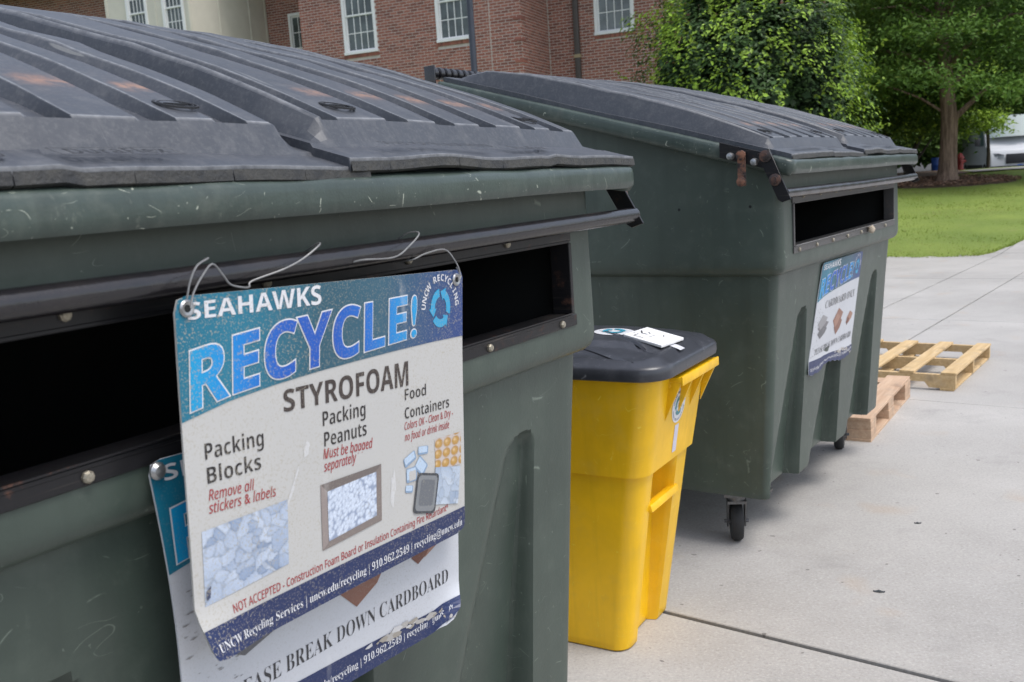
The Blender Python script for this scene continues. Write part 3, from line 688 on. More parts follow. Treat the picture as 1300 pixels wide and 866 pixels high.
def band_col(a, b): return lerp3(a + (b - .07) * .25, (0, .09, .25, .38, .5, .61), (TEAL, (.012, .17, .26), MIDT, (.03, .10, .15), (.025, .07, .17), (.018, .05, .19)))
def rec_col(a, b): return lerp3(a, (.015, .08, .16, .27, .36, .48), ((.003, .30, .56), (.003, .23, .60), (.008, .095, .44), (.008, .08, .40), (.006, .14, .50), (.006, .30, .60)))
WHITE, BOARD, BLACK, REDT, DNAVY = (.66, .66, .68), (.48, .47, .45), (.02, .017, .018), (.33, .03, .035), (.012, .024, .09)
bandb = lambda a: float(np.interp(a, (0, .078, .16, .243, .33, .422, .52, .61), (.162, .146, .136, .129, .124, .120, .117, .116)))
def cells(seed, n, u0=0, u1=1, v0=0, v1=1): r = np.random.default_rng(seed); return np.c_[r.uniform(u0, u1, n), r.uniform(v0, v1, n)], r
def picgrid(mb, bd, quad, nx, ny, lay, fn):
    U, V = np.meshgrid(np.linspace(0, 1, nx + 1), np.linspace(0, 1, ny + 1), indexing='ij'); C = fn(U, V); q = np.array(quad)
    B = len(mb.v)
    for i in range(nx + 1):
        for j in range(ny + 1):
            u, v = U[i, j], V[i, j]; a, b = (q[0] * (1 - u) + q[1] * u) * (1 - v) + (q[3] * (1 - u) + q[2] * u) * v
            mb.v.append(tuple(bd(a, b, lay))); mb.c.append(tuple(C[i, j]))
    n = ny + 1; mb.f += [(B + i * n + j, B + i * n + j + 1, B + (i + 1) * n + j + 1, B + (i + 1) * n + j) for i in range(nx) for j in range(ny)]
def pic_blocks(seed, n, asp, lo, hi):
    def f(U, V):
        P, r = cells(seed, n); ang = r.uniform(-.6, .6, n); e = r.uniform(.7, 1.8, n); g = r.uniform(0, 1, n); gr = r.normal(0, .9, (n, 2))
        du = (U[..., None] - P[:, 0]) * asp; dv = V[..., None] - P[:, 1]; a = du * np.cos(ang) + dv * np.sin(ang); b = (-du * np.sin(ang) + dv * np.cos(ang)) * e
        d = np.maximum(np.abs(a), np.abs(b)); k = np.argsort(d, -1); d0 = np.take_along_axis(d, k[..., :1], -1)[..., 0]; d1 = np.take_along_axis(d, k[..., 1:2], -1)[..., 0]; i = k[..., 0]
        t = g[i] + gr[i, 0] * (U - P[i, 0]) + gr[i, 1] * (V - P[i, 1]) + r.normal(0, .07, U.shape); t = np.clip(t, 0, 1)[..., None]
        c = np.array(lo) * (1 - t) + np.array(hi) * t; ed = np.clip((d1 - d0) / .03, 0, 1)[..., None]; return np.clip(c * (.68 + .32 * ed), 0, 1)
    return f
def pic_lumps(seed, n, asp, lo, hi, rad):
    def f(U, V):
        P, r = cells(seed, n); g = r.uniform(.75, 1.1, n); du = (U[..., None] - P[:, 0]) * asp; dv = V[..., None] - P[:, 1]
        d = np.sqrt(du ** 2 + dv ** 2); i = d.argmin(-1); d0 = d.min(-1); su = np.take_along_axis(du, i[..., None], -1)[..., 0]; sv = np.take_along_axis(dv, i[..., None], -1)[..., 0]
        t = np.clip(1.05 - (d0 / rad) ** 2 - .5 * (su + sv) / rad, 0, 1) * g[i]; t = t[..., None]; return np.array(lo) * (1 - t) + np.array(hi) * t
    return f
def arrows(mb, bd, ca, cb, rx, ry, col, lay):
    for k in range(3):
        a0 = R(90 + 120 * k + 8); pts = []
        th0, th1 = a0, a0 + R(82)
        out = [(th0 + (th1 - th0) * t / 6) for t in range(7)]
        P = [(ca + rx * math.cos(t), cb - ry * math.sin(t)) for t in out] + [(ca + rx * .58 * math.cos(t), cb - ry * .58 * math.sin(t)) for t in reversed(out)]
        for i in range(6): poly(mb, bd, [P[i], P[i + 1], P[12 - i], P[13 - i]], lay, col)
        t = th1; poly(mb, bd, [(ca + rx * 1.16 * math.cos(t), cb - ry * 1.16 * math.sin(t)), (ca + rx * .85 * math.cos(t + R(30)), cb - ry * .85 * math.sin(t + R(30))), (ca + rx * .42 * math.cos(t), cb - ry * .42 * math.sin(t))], lay, col)
def arc_text(mb, bd, t, ca, cb, rx, ry, size, a0, a1, col, lay, font=SANSB, flip=1):
    n = len(t)
    for i, ch in enumerate(t):
        if ch == ' ': continue
        vs, fs = glyphs(ch, font); ang = R(a0 + (a1 - a0) * i / (n - 1)); x0, x1 = min(v.x for v in vs), max(v.x for v in vs); B = len(mb.v)
        for v in vs:
            lx = (v.x - (x0 + x1) / 2) * size; ly = v.y * size
            if flip < 0: ly -= size * .7
            ra = rx + flip * ly; rb = ry + flip * ly
            mb.v.append(tuple(bd(ca + ra * math.cos(ang) + flip * lx * math.sin(ang), cb - rb * math.sin(ang) + flip * lx * math.cos(ang), lay))); mb.c.append(col)
        mb.f += [tuple(q + B for q in f) for f in fs]
def header(mb, bd):
    grid(mb, bd, 0, bd.w, 0, bandb, 1, band_col, 40, 8)
    text(mb, bd, 'SEAHAWKS', .018, .253, (.031, .031), (.0215, .028), WHITE, lay=2)
    xs = (.0, .015, .081, .187, .302, .388, .47, .5); bot = lambda a: float(np.interp(a, xs, (.151, .149, .137, .125, .115, .108, .102, .101))); cp = lambda a: float(np.interp(a, xs, (.077, .076, .076, .076, .0745, .070, .0675, .067)))
    text(mb, bd, 'RECYCLE!', .012, .476, bot, cp, WHITE, off=.028, lay=2, shear=.006)
    text(mb, bd, 'RECYCLE!', .0138, .4742, bot, cp, rec_col, off=.008, lay=3, shear=.006)
    arrows(mb, bd, .544, .062, .0285, .033, (.03, .32, .55), 2)
    arc_text(mb, bd, 'UNCW RECYCLING', .544, .064, .043, .048, .0155, 172, 8, WHITE, 2)
def footer(mb, bd, y0, y1, base):
    grid(mb, bd, 0, bd.w, y0, bd.hb, 1, DNAVY, 24, 4)
    text(mb, bd, 'UNCW Recycling Services | uncw.edu/recycling | 910.962.2549 | recycling@uncw.edu', .013, .600, base, .0135, WHITE, SERB, -.006, 2)

def sign_styrofoam(parent, cor, warp):
    bd = Board(cor, .61, .463, .0015, .016, warp, .031); t = parent
    o = backing(bd, M_print, 'board', t, BOARD)
    mb = MB(); header(mb, bd); footer(mb, bd, lambda a: .445 + (.420 - .445) * a / .61, None, (.481, .452))
    text(mb, bd, 'STYROFOAM', .172, .452, (.178, .181), (.031, .040), (.045, .033, .03), lay=1)
    K = SANSB
    for s, a0, a1, b, c in (('Packing', .032, .132, .2175, .022), ('Blocks', .033, .125, .250, .022), ('Packing', .248, .343, .2125, .022), ('Peanuts', .250, .345, .244, .022), ('Food', .442, .5, .2045, .0185), ('Containers', .441, .566, .2355, .0185)):
        text(mb, bd, s, a0, a1, b, c, BLACK, K, -.012, 1)
    for s, a0, a1, b, c in (('Remove all', .033, .111, (.2725, .276), .0145), ('stickers & labels', .032, .150, (.290, .2945), .0145), ('Must be bagged', .247, .359, (.262, .2665), .015), ('separately', .248, .320, (.2815, .281), .015), ('Colors OK - Clean & Dry -', .440, .577, (.2535, .2525), .0125), ('no food or drink inside', .440, .565, (.272, .2715), .0125)):
        text(mb, bd, s, a0, a1, b, c, REDT, SANI, .006, 1)
    text(mb, bd, 'NOT ACCEPTED - Construction Foam Board or Insulation Containing Fire Retardant*', .059, .558, (.437, .4155), (.0125, .0115), REDT, SANS, .008, 1)
    mb.build('sign_print', M_print, t)
    # printed pictures
    pic = MB(); rnd = random.Random(5)
    picgrid(pic, bd, [(.018, .311), (.171, .305), (.168, .399), (.016, .413)], 76, 50, 1, pic_blocks(3, 46, 1.5, (.24, .31, .44), (.50, .56, .66)))
    poly(pic, bd, [(.018, .392), (.026, .386), (.024, .402), (.018, .405)], 3.6, (.05, .06, .11))
    # box of peanuts
    poly(pic, bd, [(.239, .300), (.379, .297), (.378, .389), (.239, .401)], 1, (.20, .165, .15)); poly(pic, bd, [(.239, .300), (.379, .297), (.366, .306), (.252, .312)], 1.3, (.15, .125, .115)); poly(pic, bd, [(.239, .300), (.252, .312), (.252, .392), (.239, .401)], 1.3, (.27, .225, .21))
    picgrid(pic, bd, [(.253, .313), (.366, .307), (.365, .378), (.253, .390)], 84, 56, 1.8, pic_lumps(5, 330, 1.5, (.27, .32, .43), (.60, .66, .76), .066))
    # egg cartons, tray, blue containers
    def eggs(U, V):
        a = (U * 3.1 + .35 * V) % 1 - .5; b = (V * 3.2 - .25 * U) % 1 - .5; d = np.sqrt(a * a + b * b); t = np.clip(1 - (d / .5) ** 2, 0, 1)[..., None]; h = np.clip(1 - ((a + .12) ** 2 + (b + .12) ** 2) / .04, 0, 1)[..., None]
        c = np.array([.50, .44, .42]) * (1 - np.clip(t * 3, 0, 1)) + np.array([.34, .17, .03]) * np.clip(t * 3, 0, 1); return c * (1 - .6 * t) + np.array([.58, .36, .10]) * .6 * t + .18 * h
    picgrid(pic, bd, [(.522, .284), (.600, .284), (.599, .341), (.522, .341)], 40, 30, 1, eggs)
    picgrid(pic, bd, [(.521, .332), (.595, .345), (.587, .410), (.517, .396)], 34, 30, 2.4, pic_blocks(9, 16, 1.1, (.30, .37, .48), (.50, .56, .64)))
    def rr(ca, cb, w, h, an, r, lay, col):
        P = []
        for sx, sy, t0 in ((1, -1, -90), (1, 1, 0), (-1, 1, 90), (-1, -1, 180)):
            for t in range(4):
                q = R(t0 + 30 * t); x = sx * (w - r) + r * math.cos(q); y = sy * (h - r) + r * math.sin(q); P.append((ca + x * math.cos(an) - y * math.sin(an), cb + x * math.sin(an) + y * math.cos(an)))
        poly(pic, bd, P, lay, col)
    rr(.494, .371, .031, .034, .22, .008, 3.0, (.045, .05, .06)); rr(.494, .371, .027, .030, .22, .008, 3.2, (.20, .21, .22)); rr(.495, .370, .020, .022, .22, .005, 3.4, (.13, .14, .155))
    for ca, cb, w, h, an in ((.452, .304, .016, .008, -.35), (.488, .296, .014, .007, .1), (.482, .322, .015, .012, .75), (.456, .331, .014, .012, 0), (.449, .354, .010, .006, .2)):
        rr(ca, cb, w, h, an, .003, 1.6, (.22, .32, .46)); rr(ca - .001, cb - .0015, w * .85, h * .75, an, .002, 1.9, (.44, .55, .68))
    rr(.458, .333, .009, .008, 0, .002, 2.1, BOARD)
    pic.build('picture_print', M_print, t)
    # tape residue and grime streaks
    gr = MB()
    for a, b, w, h, an in ((.178, .30, .0025, .022, .5), (.19, .275, .002, .016, .45), (.408, .345, .006, .03, .1), (.213, .240, .006, .012, .3)):
        gp = []
        for k in range(12):
            q = k * .5236; rr_ = 1 + .25 * math.sin(k * 2.7 + a * 50); gp.append((a + w * rr_ * math.cos(q) * math.cos(an) - h * rr_ * math.sin(q) * math.sin(an), b + w * rr_ * math.cos(q) * math.sin(an) + h * rr_ * math.sin(q) * math.cos(an)))
        poly(gr, bd, gp, .6, (.56, .555, .55))
    gr.build('tape_residue', M_print, t)['kind'] = 'stuff'
    for (a, b) in ((.017, .016), (.590, .017)):
        p = bd(a, b, 2); e = MB(); e.lathe(p, (0, -1, 0), [(.0105, -.001), (.0115, .001), (.009, .003), (.005, .002), (.0048, -.003)], 18)
        g_ = e.build('grommet', M_zinc, t, True); MB().cyl((p.x, p.y - .0022, p.z), (0, 1, 0), .0046, .0006, 12).build('grommet_hole', M_hole, g_)
    return bd

def sign_cardboard(parent, cor, warp, name_print='sign_print', torn=True, wear_and_highlight=True):
    bd = Board(cor, .61, .463, .002, .018, warp); t = parent
    backing(bd, M_print2, 'board', t, (.52, .53, .56))
    mb = MB(); header(mb, bd); footer(mb, bd, lambda a: .404 + .018 * a / .61, None, (.448, .442))
    text(mb, bd, 'CARDBOARD ONLY', .122, .562, (.201, .196), .034, BLACK, SERB, -.010, 1)
    text(mb, bd, 'PLEASE BREAK DOWN CARDBOARD', .062, .577, (.387, .378), .0275, (.03, .03, .035), SERB, -.012, 1)
    gray, brn = (.17, .16, .17), (.27, .13, .09)
    for k, (a, b, w, h, c) in enumerate(((.055, .262, .15, .03, gray), (.06, .285, .13, .03, (.12, .12, .13)), (.05, .24, .13, .035, (.28, .27, .28)), (.27, .245, .14, .05, brn), (.30, .28, .11, .045, (.22, .10, .07)), (.285, .26, .09, .035, (.34, .18, .13)), (.48, .27, .09, .03, (.32, .17, .12)), (.475, .29, .05, .02, (.16, .06, .04)))):
        poly(mb, bd, [(a, b + h * .5), (a + w * .45, b - h * .45), (a + w, b + h * .1), (a + w * .8, b + h * .75), (a + w * .35, b + h * 1.3)], 1 + .1 * k, c)
    mb.build(name_print, M_print2, t)
    if wear_and_highlight:   # scraped print along the lower right edge and dark grime
        w_ = MB(); rnd = random.Random(3)
        for k in range(26):
            a = rnd.uniform(.36, .60); b = .405 + .02 * a / .61 + rnd.uniform(-.004, .010 + .03 * (a > .52)); q = rnd.uniform(.004, .014)
            poly(w_, bd, [(min(a + q * math.cos(i * .9) * rnd.uniform(.7, 1.6), .608), b + q * .5 * math.sin(i * .9) * rnd.uniform(.5, 1.3)) for i in range(7)], 2.6 + .02 * k, rnd.choice(((.38, .36, .34), (.5, .49, .49), (.3, .27, .23))))
        for k in range(60):
            a, b = rnd.uniform(.01, .10), rnd.uniform(.19, .39); q = rnd.uniform(.001, .0035)
            poly(w_, bd, [(a - q * 2, b), (a, b - q * .4), (a + q * 2.4, b - q * .3), (a, b + q * .5)], 1.2, (.25, .24, .24))
        w_.build('scraped_print', M_print2, t)['kind'] = 'stuff'
    return bd

# ------------------------------------------------------------------ dumpsters
W, D = 1.83, 1.493; ZS, ZB = 1.175, .238; SL = .287
def ztop(y, dz=0): return 1.60 + SL * (y + .079) + dz
def rrect(x0, x1, y0, y1, r, fu, n=5, sstep=.12):
    """rounded rectangle path starting at front left; returns (x,y,nx,ny,side)"""
    P = []
    for u in fu: P.append((u, y0, 0, -1, 'f'))
    def arc(cx, cy, a0, a1):
        for k in range(1, n): a = R(a0 + (a1 - a0) * k / n); P.append((cx + r * math.cos(a), cy + r * math.sin(a), math.cos(a), math.sin(a), 'c'))
    arc(x1 - r, y0 + r, -90, 0)
    m = max(2, int((y1 - y0) / sstep))
    for k in range(m + 1): P.append((x1, y0 + r + (y1 - y0 - 2 * r) * k / m, 1, 0, 'r'))
    arc(x1 - r, y1 - r, 0, 90)
    for k in range(9): P.append((x1 - r - (x1 - x0 - 2 * r) * k / 8, y1, 0, 1, 'b'))
    arc(x0 + r, y1 - r, 90, 180)
    for k in range(m + 1): P.append((x0, y1 - r - (y1 - y0 - 2 * r) * k / m, -1, 0, 'l'))
    arc(x0 + r, y0 + r, 180, 270)
    return P
POCK = (-1.42, -.82, -.200)
def sm(t): t = min(max(t, 0), 1); return t * t * (3 - 2 * t)
def pocket(u, z):
    d = 0
    for xr in POCK:
        zt_ = .992 if xr < -1 else 1.025
        if z >= zt_: continue
        q = (zt_ - z) / .8; wl = .11 + .36 * q; cxr = xr
        top = math.sqrt(max(0, 1 - (1 - min(1, (zt_ - z) / .045)) ** 2))
        hw = (wl) / 2 * top; cx = xr - wl / 2
        x = (u - (cx - hw)) ; y = (cx + hw) - u
        if x <= 0 or y <= 0: continue
        dep = (.024 + .044 * min(1, q * 1.3))
        d = max(d, dep * sm(x / (.03 + .075 * q)) * sm(y / .016))
    return d
HOLES_ = ((.4165, 1.437), (.120, 1.437))
def body_mesh(parent):
    HX0, HX1, HZ0, HZ1 = -W + .123, -.123, 1.267, 1.4416; r = .035
    fu = set(np.round(np.linspace(-W - .013 + r, .013 - r, 86), 4)) | {HX0, HX1}
    for xr in POCK: fu |= {xr, xr - .004, xr - .008, xr - .012, xr - .016, xr + .004}
    fu = sorted(fu); P = rrect(-W - .013, .013, 0, D, r, fu)
    # levels: z, front inset, side inset
    L = [(ZB, .004 + .100, .004 + .067)]
    zz = [ZB + .008] + list(np.linspace(ZB + .03, .98, 26)) + [.995, 1.005, 1.012, 1.018, 1.022, 1.0245, 1.03, 1.06, 1.09, 1.12, 1.15, 1.163]
    for z in zz: q = (ZS - z) / (ZS - ZB); L.append((z, .0385 + .0618 * q, .041 + .026 * q))
    L += [(1.166, .034, .034), (1.170, .020, .020), (1.180, .008, .008), (1.195, .002, .002), (1.21, 0, 0), (1.235, 0, 0), (HZ0, 0, 0), (1.32, 0, 0), (1.38, 0, 0), (HZ1, 0, 0), (1.48, 0, 0), (1.52, .0, 0), (1.585, .0, 0)]
    v = []; n = len(P)
    for z, fi, si in L:
        for x, y, nx, ny, sd_ in P:
            px = -W - .013 + si + (x + W + .013) * (W + .026 - 2 * si) / (W + .026); py = fi + y * (D - 2 * fi) / D
            if sd_ == 'f': py += pocket(x, z)
            elif sd_ == 'b': py -= 0
            zf = z if z <= ZS else ZS + (z - ZS) * (ztop(y, -.015) - ZS) / (1.608 - ZS) if y > .03 else z
            # gentle bulging of the moulded walls
            bl_ = .006 * noise.noise((x * 1.7 + 3, y * 1.7, z * 2.1)); px += nx * bl_; py += ny * bl_
            v.append((px, py, zf))
    f = []
    for j in range(len(L) - 1):
        for i in range(n):
            k = (i + 1) % n
            if P[i][4] == 'f' and P[k][4] == 'f' and P[i][0] >= HX0 - 1e-5 and P[k][0] <= HX1 + 1e-5 and L[j][0] >= HZ0 - 1e-5 and L[j + 1][0] <= HZ1 + 1e-5: continue
            f.append((j * n + i, j * n + k, (j + 1) * n + k, (j + 1) * n + i))
    f.append(tuple(range(n - 1, -1, -1)))
    mb = MB(); mb.add(v, f); b = mb.build('body', M_green, parent, True, angle=38)
    for yy, zz in HOLES_: MB().cyl((-W - .0125, yy, zz), (1, 0, 0), .006, .004, 10).build('drilled_hole', M_hole, b)
    inn = MB()
    ix0, ix1, iy0, iy1, z0, z1 = -W + .06, -.06, .056, D - .06, ZB + .05, 1.56
    vs = [(ix0 + .1, .22, z0), (ix1 - .1, .22, z0), (ix1 - .1, iy1 - .12, z0), (ix0 + .1, iy1 - .12, z0), (ix0, iy0, 1.25), (ix1, iy0, 1.25), (ix1, iy1, 1.9), (ix0, iy1, 1.9), (ix0, iy0, 1.6), (ix1, iy0, 1.6)]
    inn.add(vs, [(0, 1, 2, 3), (0, 1, 5, 4), (1, 2, 6, 9, 5), (2, 3, 7, 6), (3, 0, 4, 8, 7), (8, 9, 6, 7)])
    inn.build('inner_shade_box', M_hole, b)  # added black box, gives the closed interior its shade by colour
    return b
def rim_mesh(parent):
    P = rrect(-W - .1066, .1066, -.079, D + .05, .028, np.linspace(-W - .07, .07, 34), 5, .12)
    sec = [(-.02, -.050), (.35, -.052), (.80, -.0525), (.93, -.050), (.99, -.042), (1.0, -.03), (1.0, -.014), (.985, -.005), (.93, 0), (.5, .002), (-.10, 0), (-.8, -.004), (-.82, -.012)]
    v = []; n = len(P)
    for o, dz in sec:
        for x, y, nx, ny, sd_ in P:
            cx_ = -W / 2; k_ = 1 - o; px = cx_ + (x - cx_) * (1 - k_ * .1066 / (W / 2 + .1066)); py = y + k_ * (.079 if y < D / 2 else -.05) * min(1, abs(y - D / 2) / (D / 2 + .05))
            t = abs(dz) / .052; th_ = 1.0 if ny < -.7 else 1.2
            sag = .005 * noise.noise((px * 1.3, py * 1.3, 2.0)) if o > .3 else 0
            wv = .0035 * noise.noise((px * 6, py * 6, dz * 20)) if o > .8 else 0
            v.append((px + nx * wv, py + ny * wv, ztop(min(py, D + .05)) + dz * th_ + sag * (1 if dz < -.02 else .3)))
    m = len(sec); f = [(j * n + i, j * n + (i + 1) % n, (j + 1) * n + (i + 1) % n, (j + 1) * n + i) for j in range(m - 1) for i in range(n)]
    MB().add(v, f).build('rim', M_green_rim, parent, True, angle=50)
LIDG = (.146, .336, .486, .636, .796, .926); LW = 1.076
def lid_mesh(parent, x0, zl, zr, seed):
    """plastic lid with tapering ribs; s across, t up the slope from the front edge"""
    def H(t): return float(np.interp(t, (0, .085, .122, .25, .4, .7, 1.0, 1.25, 1.45, 1.56, 1.6), (0, 0, .036, .054, .070, .086, .090, .082, .064, .022, 0)))
    def gd(t): return float(np.interp(t, (0, .118, .1225, .2, .3, .5, .9, 1.3, 1.5, 1.56), (0, 0, .017, .018, .022, .044, .066, .058, .030, 0)))
    ts = [0, .006, .03, .06, .078, .085, .09, .105, .118, .1225, .127, .15, .175, .2, .24, .26, .275, .29, .31, .36] + list(np.linspace(.42, 1.38, 17)) + [1.42, 1.46, 1.5, 1.53, 1.56, 1.6, 1.655]
    rows = []
    for t in ts:
        wl = float(np.interp(t, (0, .13, .2, .3, .5, 1.5), (.002, .003, .007, .018, .040, .042))); fw = float(np.interp(t, (0, .13, .5, 1.5), (.056, .056, .026, .014)))
        cols = [(.050, 0, 0), (.053, 0, 0), (.058, 0, 0), (.068, 0, 0), (.072, .0, 0), (.080, .35, 0), (.095, .9, 0), (.102, 1, 0)]
        last = .102; edges = [7]
        for k, g in enumerate(LIDG):
            a = g - wl - fw
            if k == 0 and a < .106: a = .108
            e = min(.006, (a - last) / 3)
            cols += [(last + (a - e - last) * .33, 1, 0), (last + (a - e - last) * .66, 1, 0), (a - e, 1, 0), (a, 1, .25), (a + .004, 1, 1), (a + (g - wl - a) * .5, 1, 1), (g - wl, 1, 1), (g - wl * .5, 1, .55), (g - wl * .12, 1, .1), (g, 1, 0), (g + .006, 1, 0)]
            last = g + .006; edges += [len(cols) - 2, len(cols) - 8]
        cols += [(last + (.972 - last) * .5, 1, 0), (.972, 1, 0), (.984, .9, 0), (1.002, .35, 0), (1.012, 0, 0), (1.018, 0, 0), (1.045, 0, 0), (1.07, 0, 0), (LW, 0, 0)]
        rows.append(cols)
    v = []; n = len(rows[0]); dab = []; wear_and_highlight = []; eset = set(edges)
    ca, sa = 1 / math.sqrt(1 + SL * SL), SL / math.sqrt(1 + SL * SL)
    for t, cols in zip(ts, rows):
        for ci, (s_, hf, gf) in enumerate(cols):
            wear_and_highlight.append(1.0 if (ci in eset and t > (.118 if ci > 7 else .16)) or (abs(t - .1225) < 1e-6 and gf == 0 and hf == 1 and ci > 9) or t < .004 else 0.0)  # marks rib and front edges for the painted highlight
            h = H(t) * hf - gd(t) * gf * hf
            flange = 1 - hf
            h += .004 * noise.noise((s_ * 5 + seed, t * 3, 1)) + .005 * hf * math.sin(math.pi * s_ / LW)
            if t < .08: h += .005 * noise.noise((s_ * 4 + seed * 3, 0, 7)) + (-.005 if noise.noise((s_ * 1.3 + seed, 5, 5)) > .02 else .001)
            if hf > .5 and .55 < t < 1.2: h += .006 * noise.noise((s_ * 7 + seed, t * 6, 9))
            y = -.066 + t * ca - h * sa + (.006 * noise.noise((s_ * 8 + seed, 3, 3)) if t < .01 else 0)
            zb = 1.60 + SL * (-.066 + t * ca + .079) + zl + (zr - zl) * s_ / LW
            v.append((x0 + s_, y, zb + h * ca + .020))
            dd = math.exp(-((t - .275) / .02) ** 2) * (1 if gf == 0 and hf == 1 else 0)
            cen = min(abs(s_ - c) for c in (.24, .41, .56, .715, .86)); wdt = .048 if seed < 2 else .045
            dab.append(dd * (1 if cen < wdt else 0) * (.9 + .1 * math.sin(s_ * 40)))
    m = len(ts); f = [(j * n + i, j * n + i + 1, (j + 1) * n + i + 1, (j + 1) * n + i) for j in range(m - 1) for i in range(n - 1)]
    B = len(v); ring = [j * n for j in range(m - 1, 0, -1)] + list(range(n)) + [j * n + n - 1 for j in range(1, m)]
    for i in ring: x, y, z = v[i]; v.append((x, y + .001, z - .021 - .003 * noise.noise((x * 15, y * 15, seed)))); dab.append(0)
    for k in range(len(ring) - 1): f.append((ring[k], B + k, B + k + 1, ring[k + 1]))
    # underside
    B2 = len(v); xs0, xs1 = x0 + .054, x0 + LW - .004
    v += [(xs0, -.06, v[0][2] - .022), (xs1, -.06, v[n - 1][2] - .022), (xs1, v[-1][1] - .01, v[m * n - 1][2] - .022), (xs0, v[-1][1] - .01, v[(m - 1) * n][2] - .022)]; dab += [0] * 4; f.append((B2, B2 + 1, B2 + 2, B2 + 3))
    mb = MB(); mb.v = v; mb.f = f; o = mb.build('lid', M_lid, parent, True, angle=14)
    wear_and_highlight += [0.0] * (len(dab) - len(wear_and_highlight)); aw = o.data.attributes.new('wear_and_highlight', 'FLOAT', 'POINT'); aw.data.foreach_set('value', np.array(wear_and_highlight, np.float32))
    at = o.data.attributes.new('dab', 'FLOAT', 'POINT'); at.data.foreach_set('value', np.array(dab, np.float32))
    # worn front edge strip
    ed = MB(); pts = [v[i] for i in range(0, n)]
    for (xa, ya, za), (xb, yb, zb_) in zip(pts[:-1], pts[1:]):
        if xb - xa < .001: continue
        ed.add([(xa, ya - .0025, za - .005), (xb, yb - .0025, zb_ - .005), (xb, yb - .004, zb_ - .020), (xa, ya - .004, za - .020), (xa, ya + .004, za - .024), (xb, yb + .004, zb_ - .024)], [(0, 1, 2, 3), (3, 2, 5, 4)])
    ed.build('lid_lip', M_lid_dark, o)
    ctx = (x0, zl, zr, ca, sa)
    def on(s_, t, h): return Vector((x0 + s_, -.066 + t * ca - h * sa, 1.60 + SL * (-.066 + t * ca + .079) + zl + (zr - zl) * s_ / LW + h * ca + .020))
    # moulded oval badges
    for s_ in (.212, .845):
        hh = H(.183) - .0005; bg_ = MB()
        for r0, r1, zz in ((.034, .030, .003), (.027, .0245, .003)):
            vs = []
            for k in range(28):
                a = 6.283 * k / 28
                for rr_, z_ in ((r0, 0), (r0 * .98, zz), (r1, zz), (r1 * .98, 0)): vs.append(on(s_ + rr_ * 1.05 * math.cos(a), .183 + rr_ * .9 * math.sin(a), hh + .002 + z_ + .000 + .0035 * math.sin(math.pi * s_ / LW)))
            bg_.add(vs, [(4 * k + q, 4 * k + q + 1, 4 * ((k + 1) % 28) + q + 1, 4 * ((k + 1) % 28) + q) for k in range(28) for q in range(3)])
        bg_.obox(on(s_, .183, hh + .006), (.018, .006, .001), (-.004, .006, .001), (0, 0, .0015))
        bg_.build('moulded_badge', M_mould, o)
    def lettering(t_, sA, sB, tb, cap, hgt_=.005, name='moulded_lettering'):
        vs, fs = glyphs(t_, SANSB); xa, xb = min(q.x for q in vs), max(q.x for q in vs); mb2 = MB()
        def nh(s_): return .006 * noise.noise((s_ * 9 + seed * 3, 0, 7)) + .006
        mb2.add([on(sA + (sB - sA) * (q.x - xa) / (xb - xa), tb + q.y / .71 * cap, hgt_ + nh(sA)) for q in vs], fs); mb2.build(name, M_mould, o)
    lettering('DO NOT PLAY ON, IN OR AROUND', .17, .50, .028, .026); lettering('DuraFlex', .58, .72, .030, .028)
    fr = MB()
    for a, b, c, d_ in ((.565, .735, .022, .024), (.565, .735, .0640, .066), (.565, .567, .024, .064), (.733, .735, .024, .064)):
        h_ = .0115; fr.add([on(a, c, h_), on(b, c, h_), on(b, d_, h_), on(a, d_, h_)], [(0, 1, 2, 3)])
    fr.build('moulded_frame', M_mould, o)
    return o
def caster(parent, x, y, ang, swap=0):
    fk = MB(); ca_, sa_ = math.cos(ang), math.sin(ang)
    def T(px, py, pz): return (x + px * ca_ - py * sa_, y + px * sa_ + py * ca_, pz)
    def bx(mb, a, b, c, d, e, f_):
        vs = [T(p, q, r_) for p in (a, b) for q in (c, d) for r_ in (e, f_)]; mb.add(vs, [(0, 1, 3, 2), (4, 6, 7, 5), (0, 4, 5, 1), (2, 3, 7, 6), (0, 2, 6, 4), (1, 5, 7, 3)])
    bx(fk, -.055, .055, -.05, .05, .212, .228)
    fk.cyl(T(0, 0, .200), (0, 0, 1), .036, .024, 16)
    bx(fk, -.040, .040, -.035, .045, .178, .190)
    for s_ in (-1, 1):
        vs = [T(s_ * .037 + q, yy, zz) for q in (-.003, .003) for yy, zz in ((-.03, .184), (.035, .184), (.028 + .012, .07), (.005 + .012, .06))]
        fk.add(vs, [(0, 1, 2, 3), (7, 6, 5, 4), (0, 4, 5, 1), (1, 5, 6, 2), (2, 6, 7, 3), (3, 7, 4, 0)])
    fk.cyl(T(0, .02, .085), T(1, 0, 0)[:2] + (0,) if False else (ca_, sa_, 0), .008, .104, 8)
    c = fk.build('caster', M_fork, parent, True, angle=30)
    wl = MB(); wl.lathe(T(0, .02, .085), (ca_, sa_, 0), [(.03, -.026), (.062, -.026), (.076, -.024), (.084, -.014), (.085, 0), (.084, .014), (.076, .024), (.062, .026), (.03, .026)], 28)
    wl.build('wheel', M_rubber, c, True, angle=40)
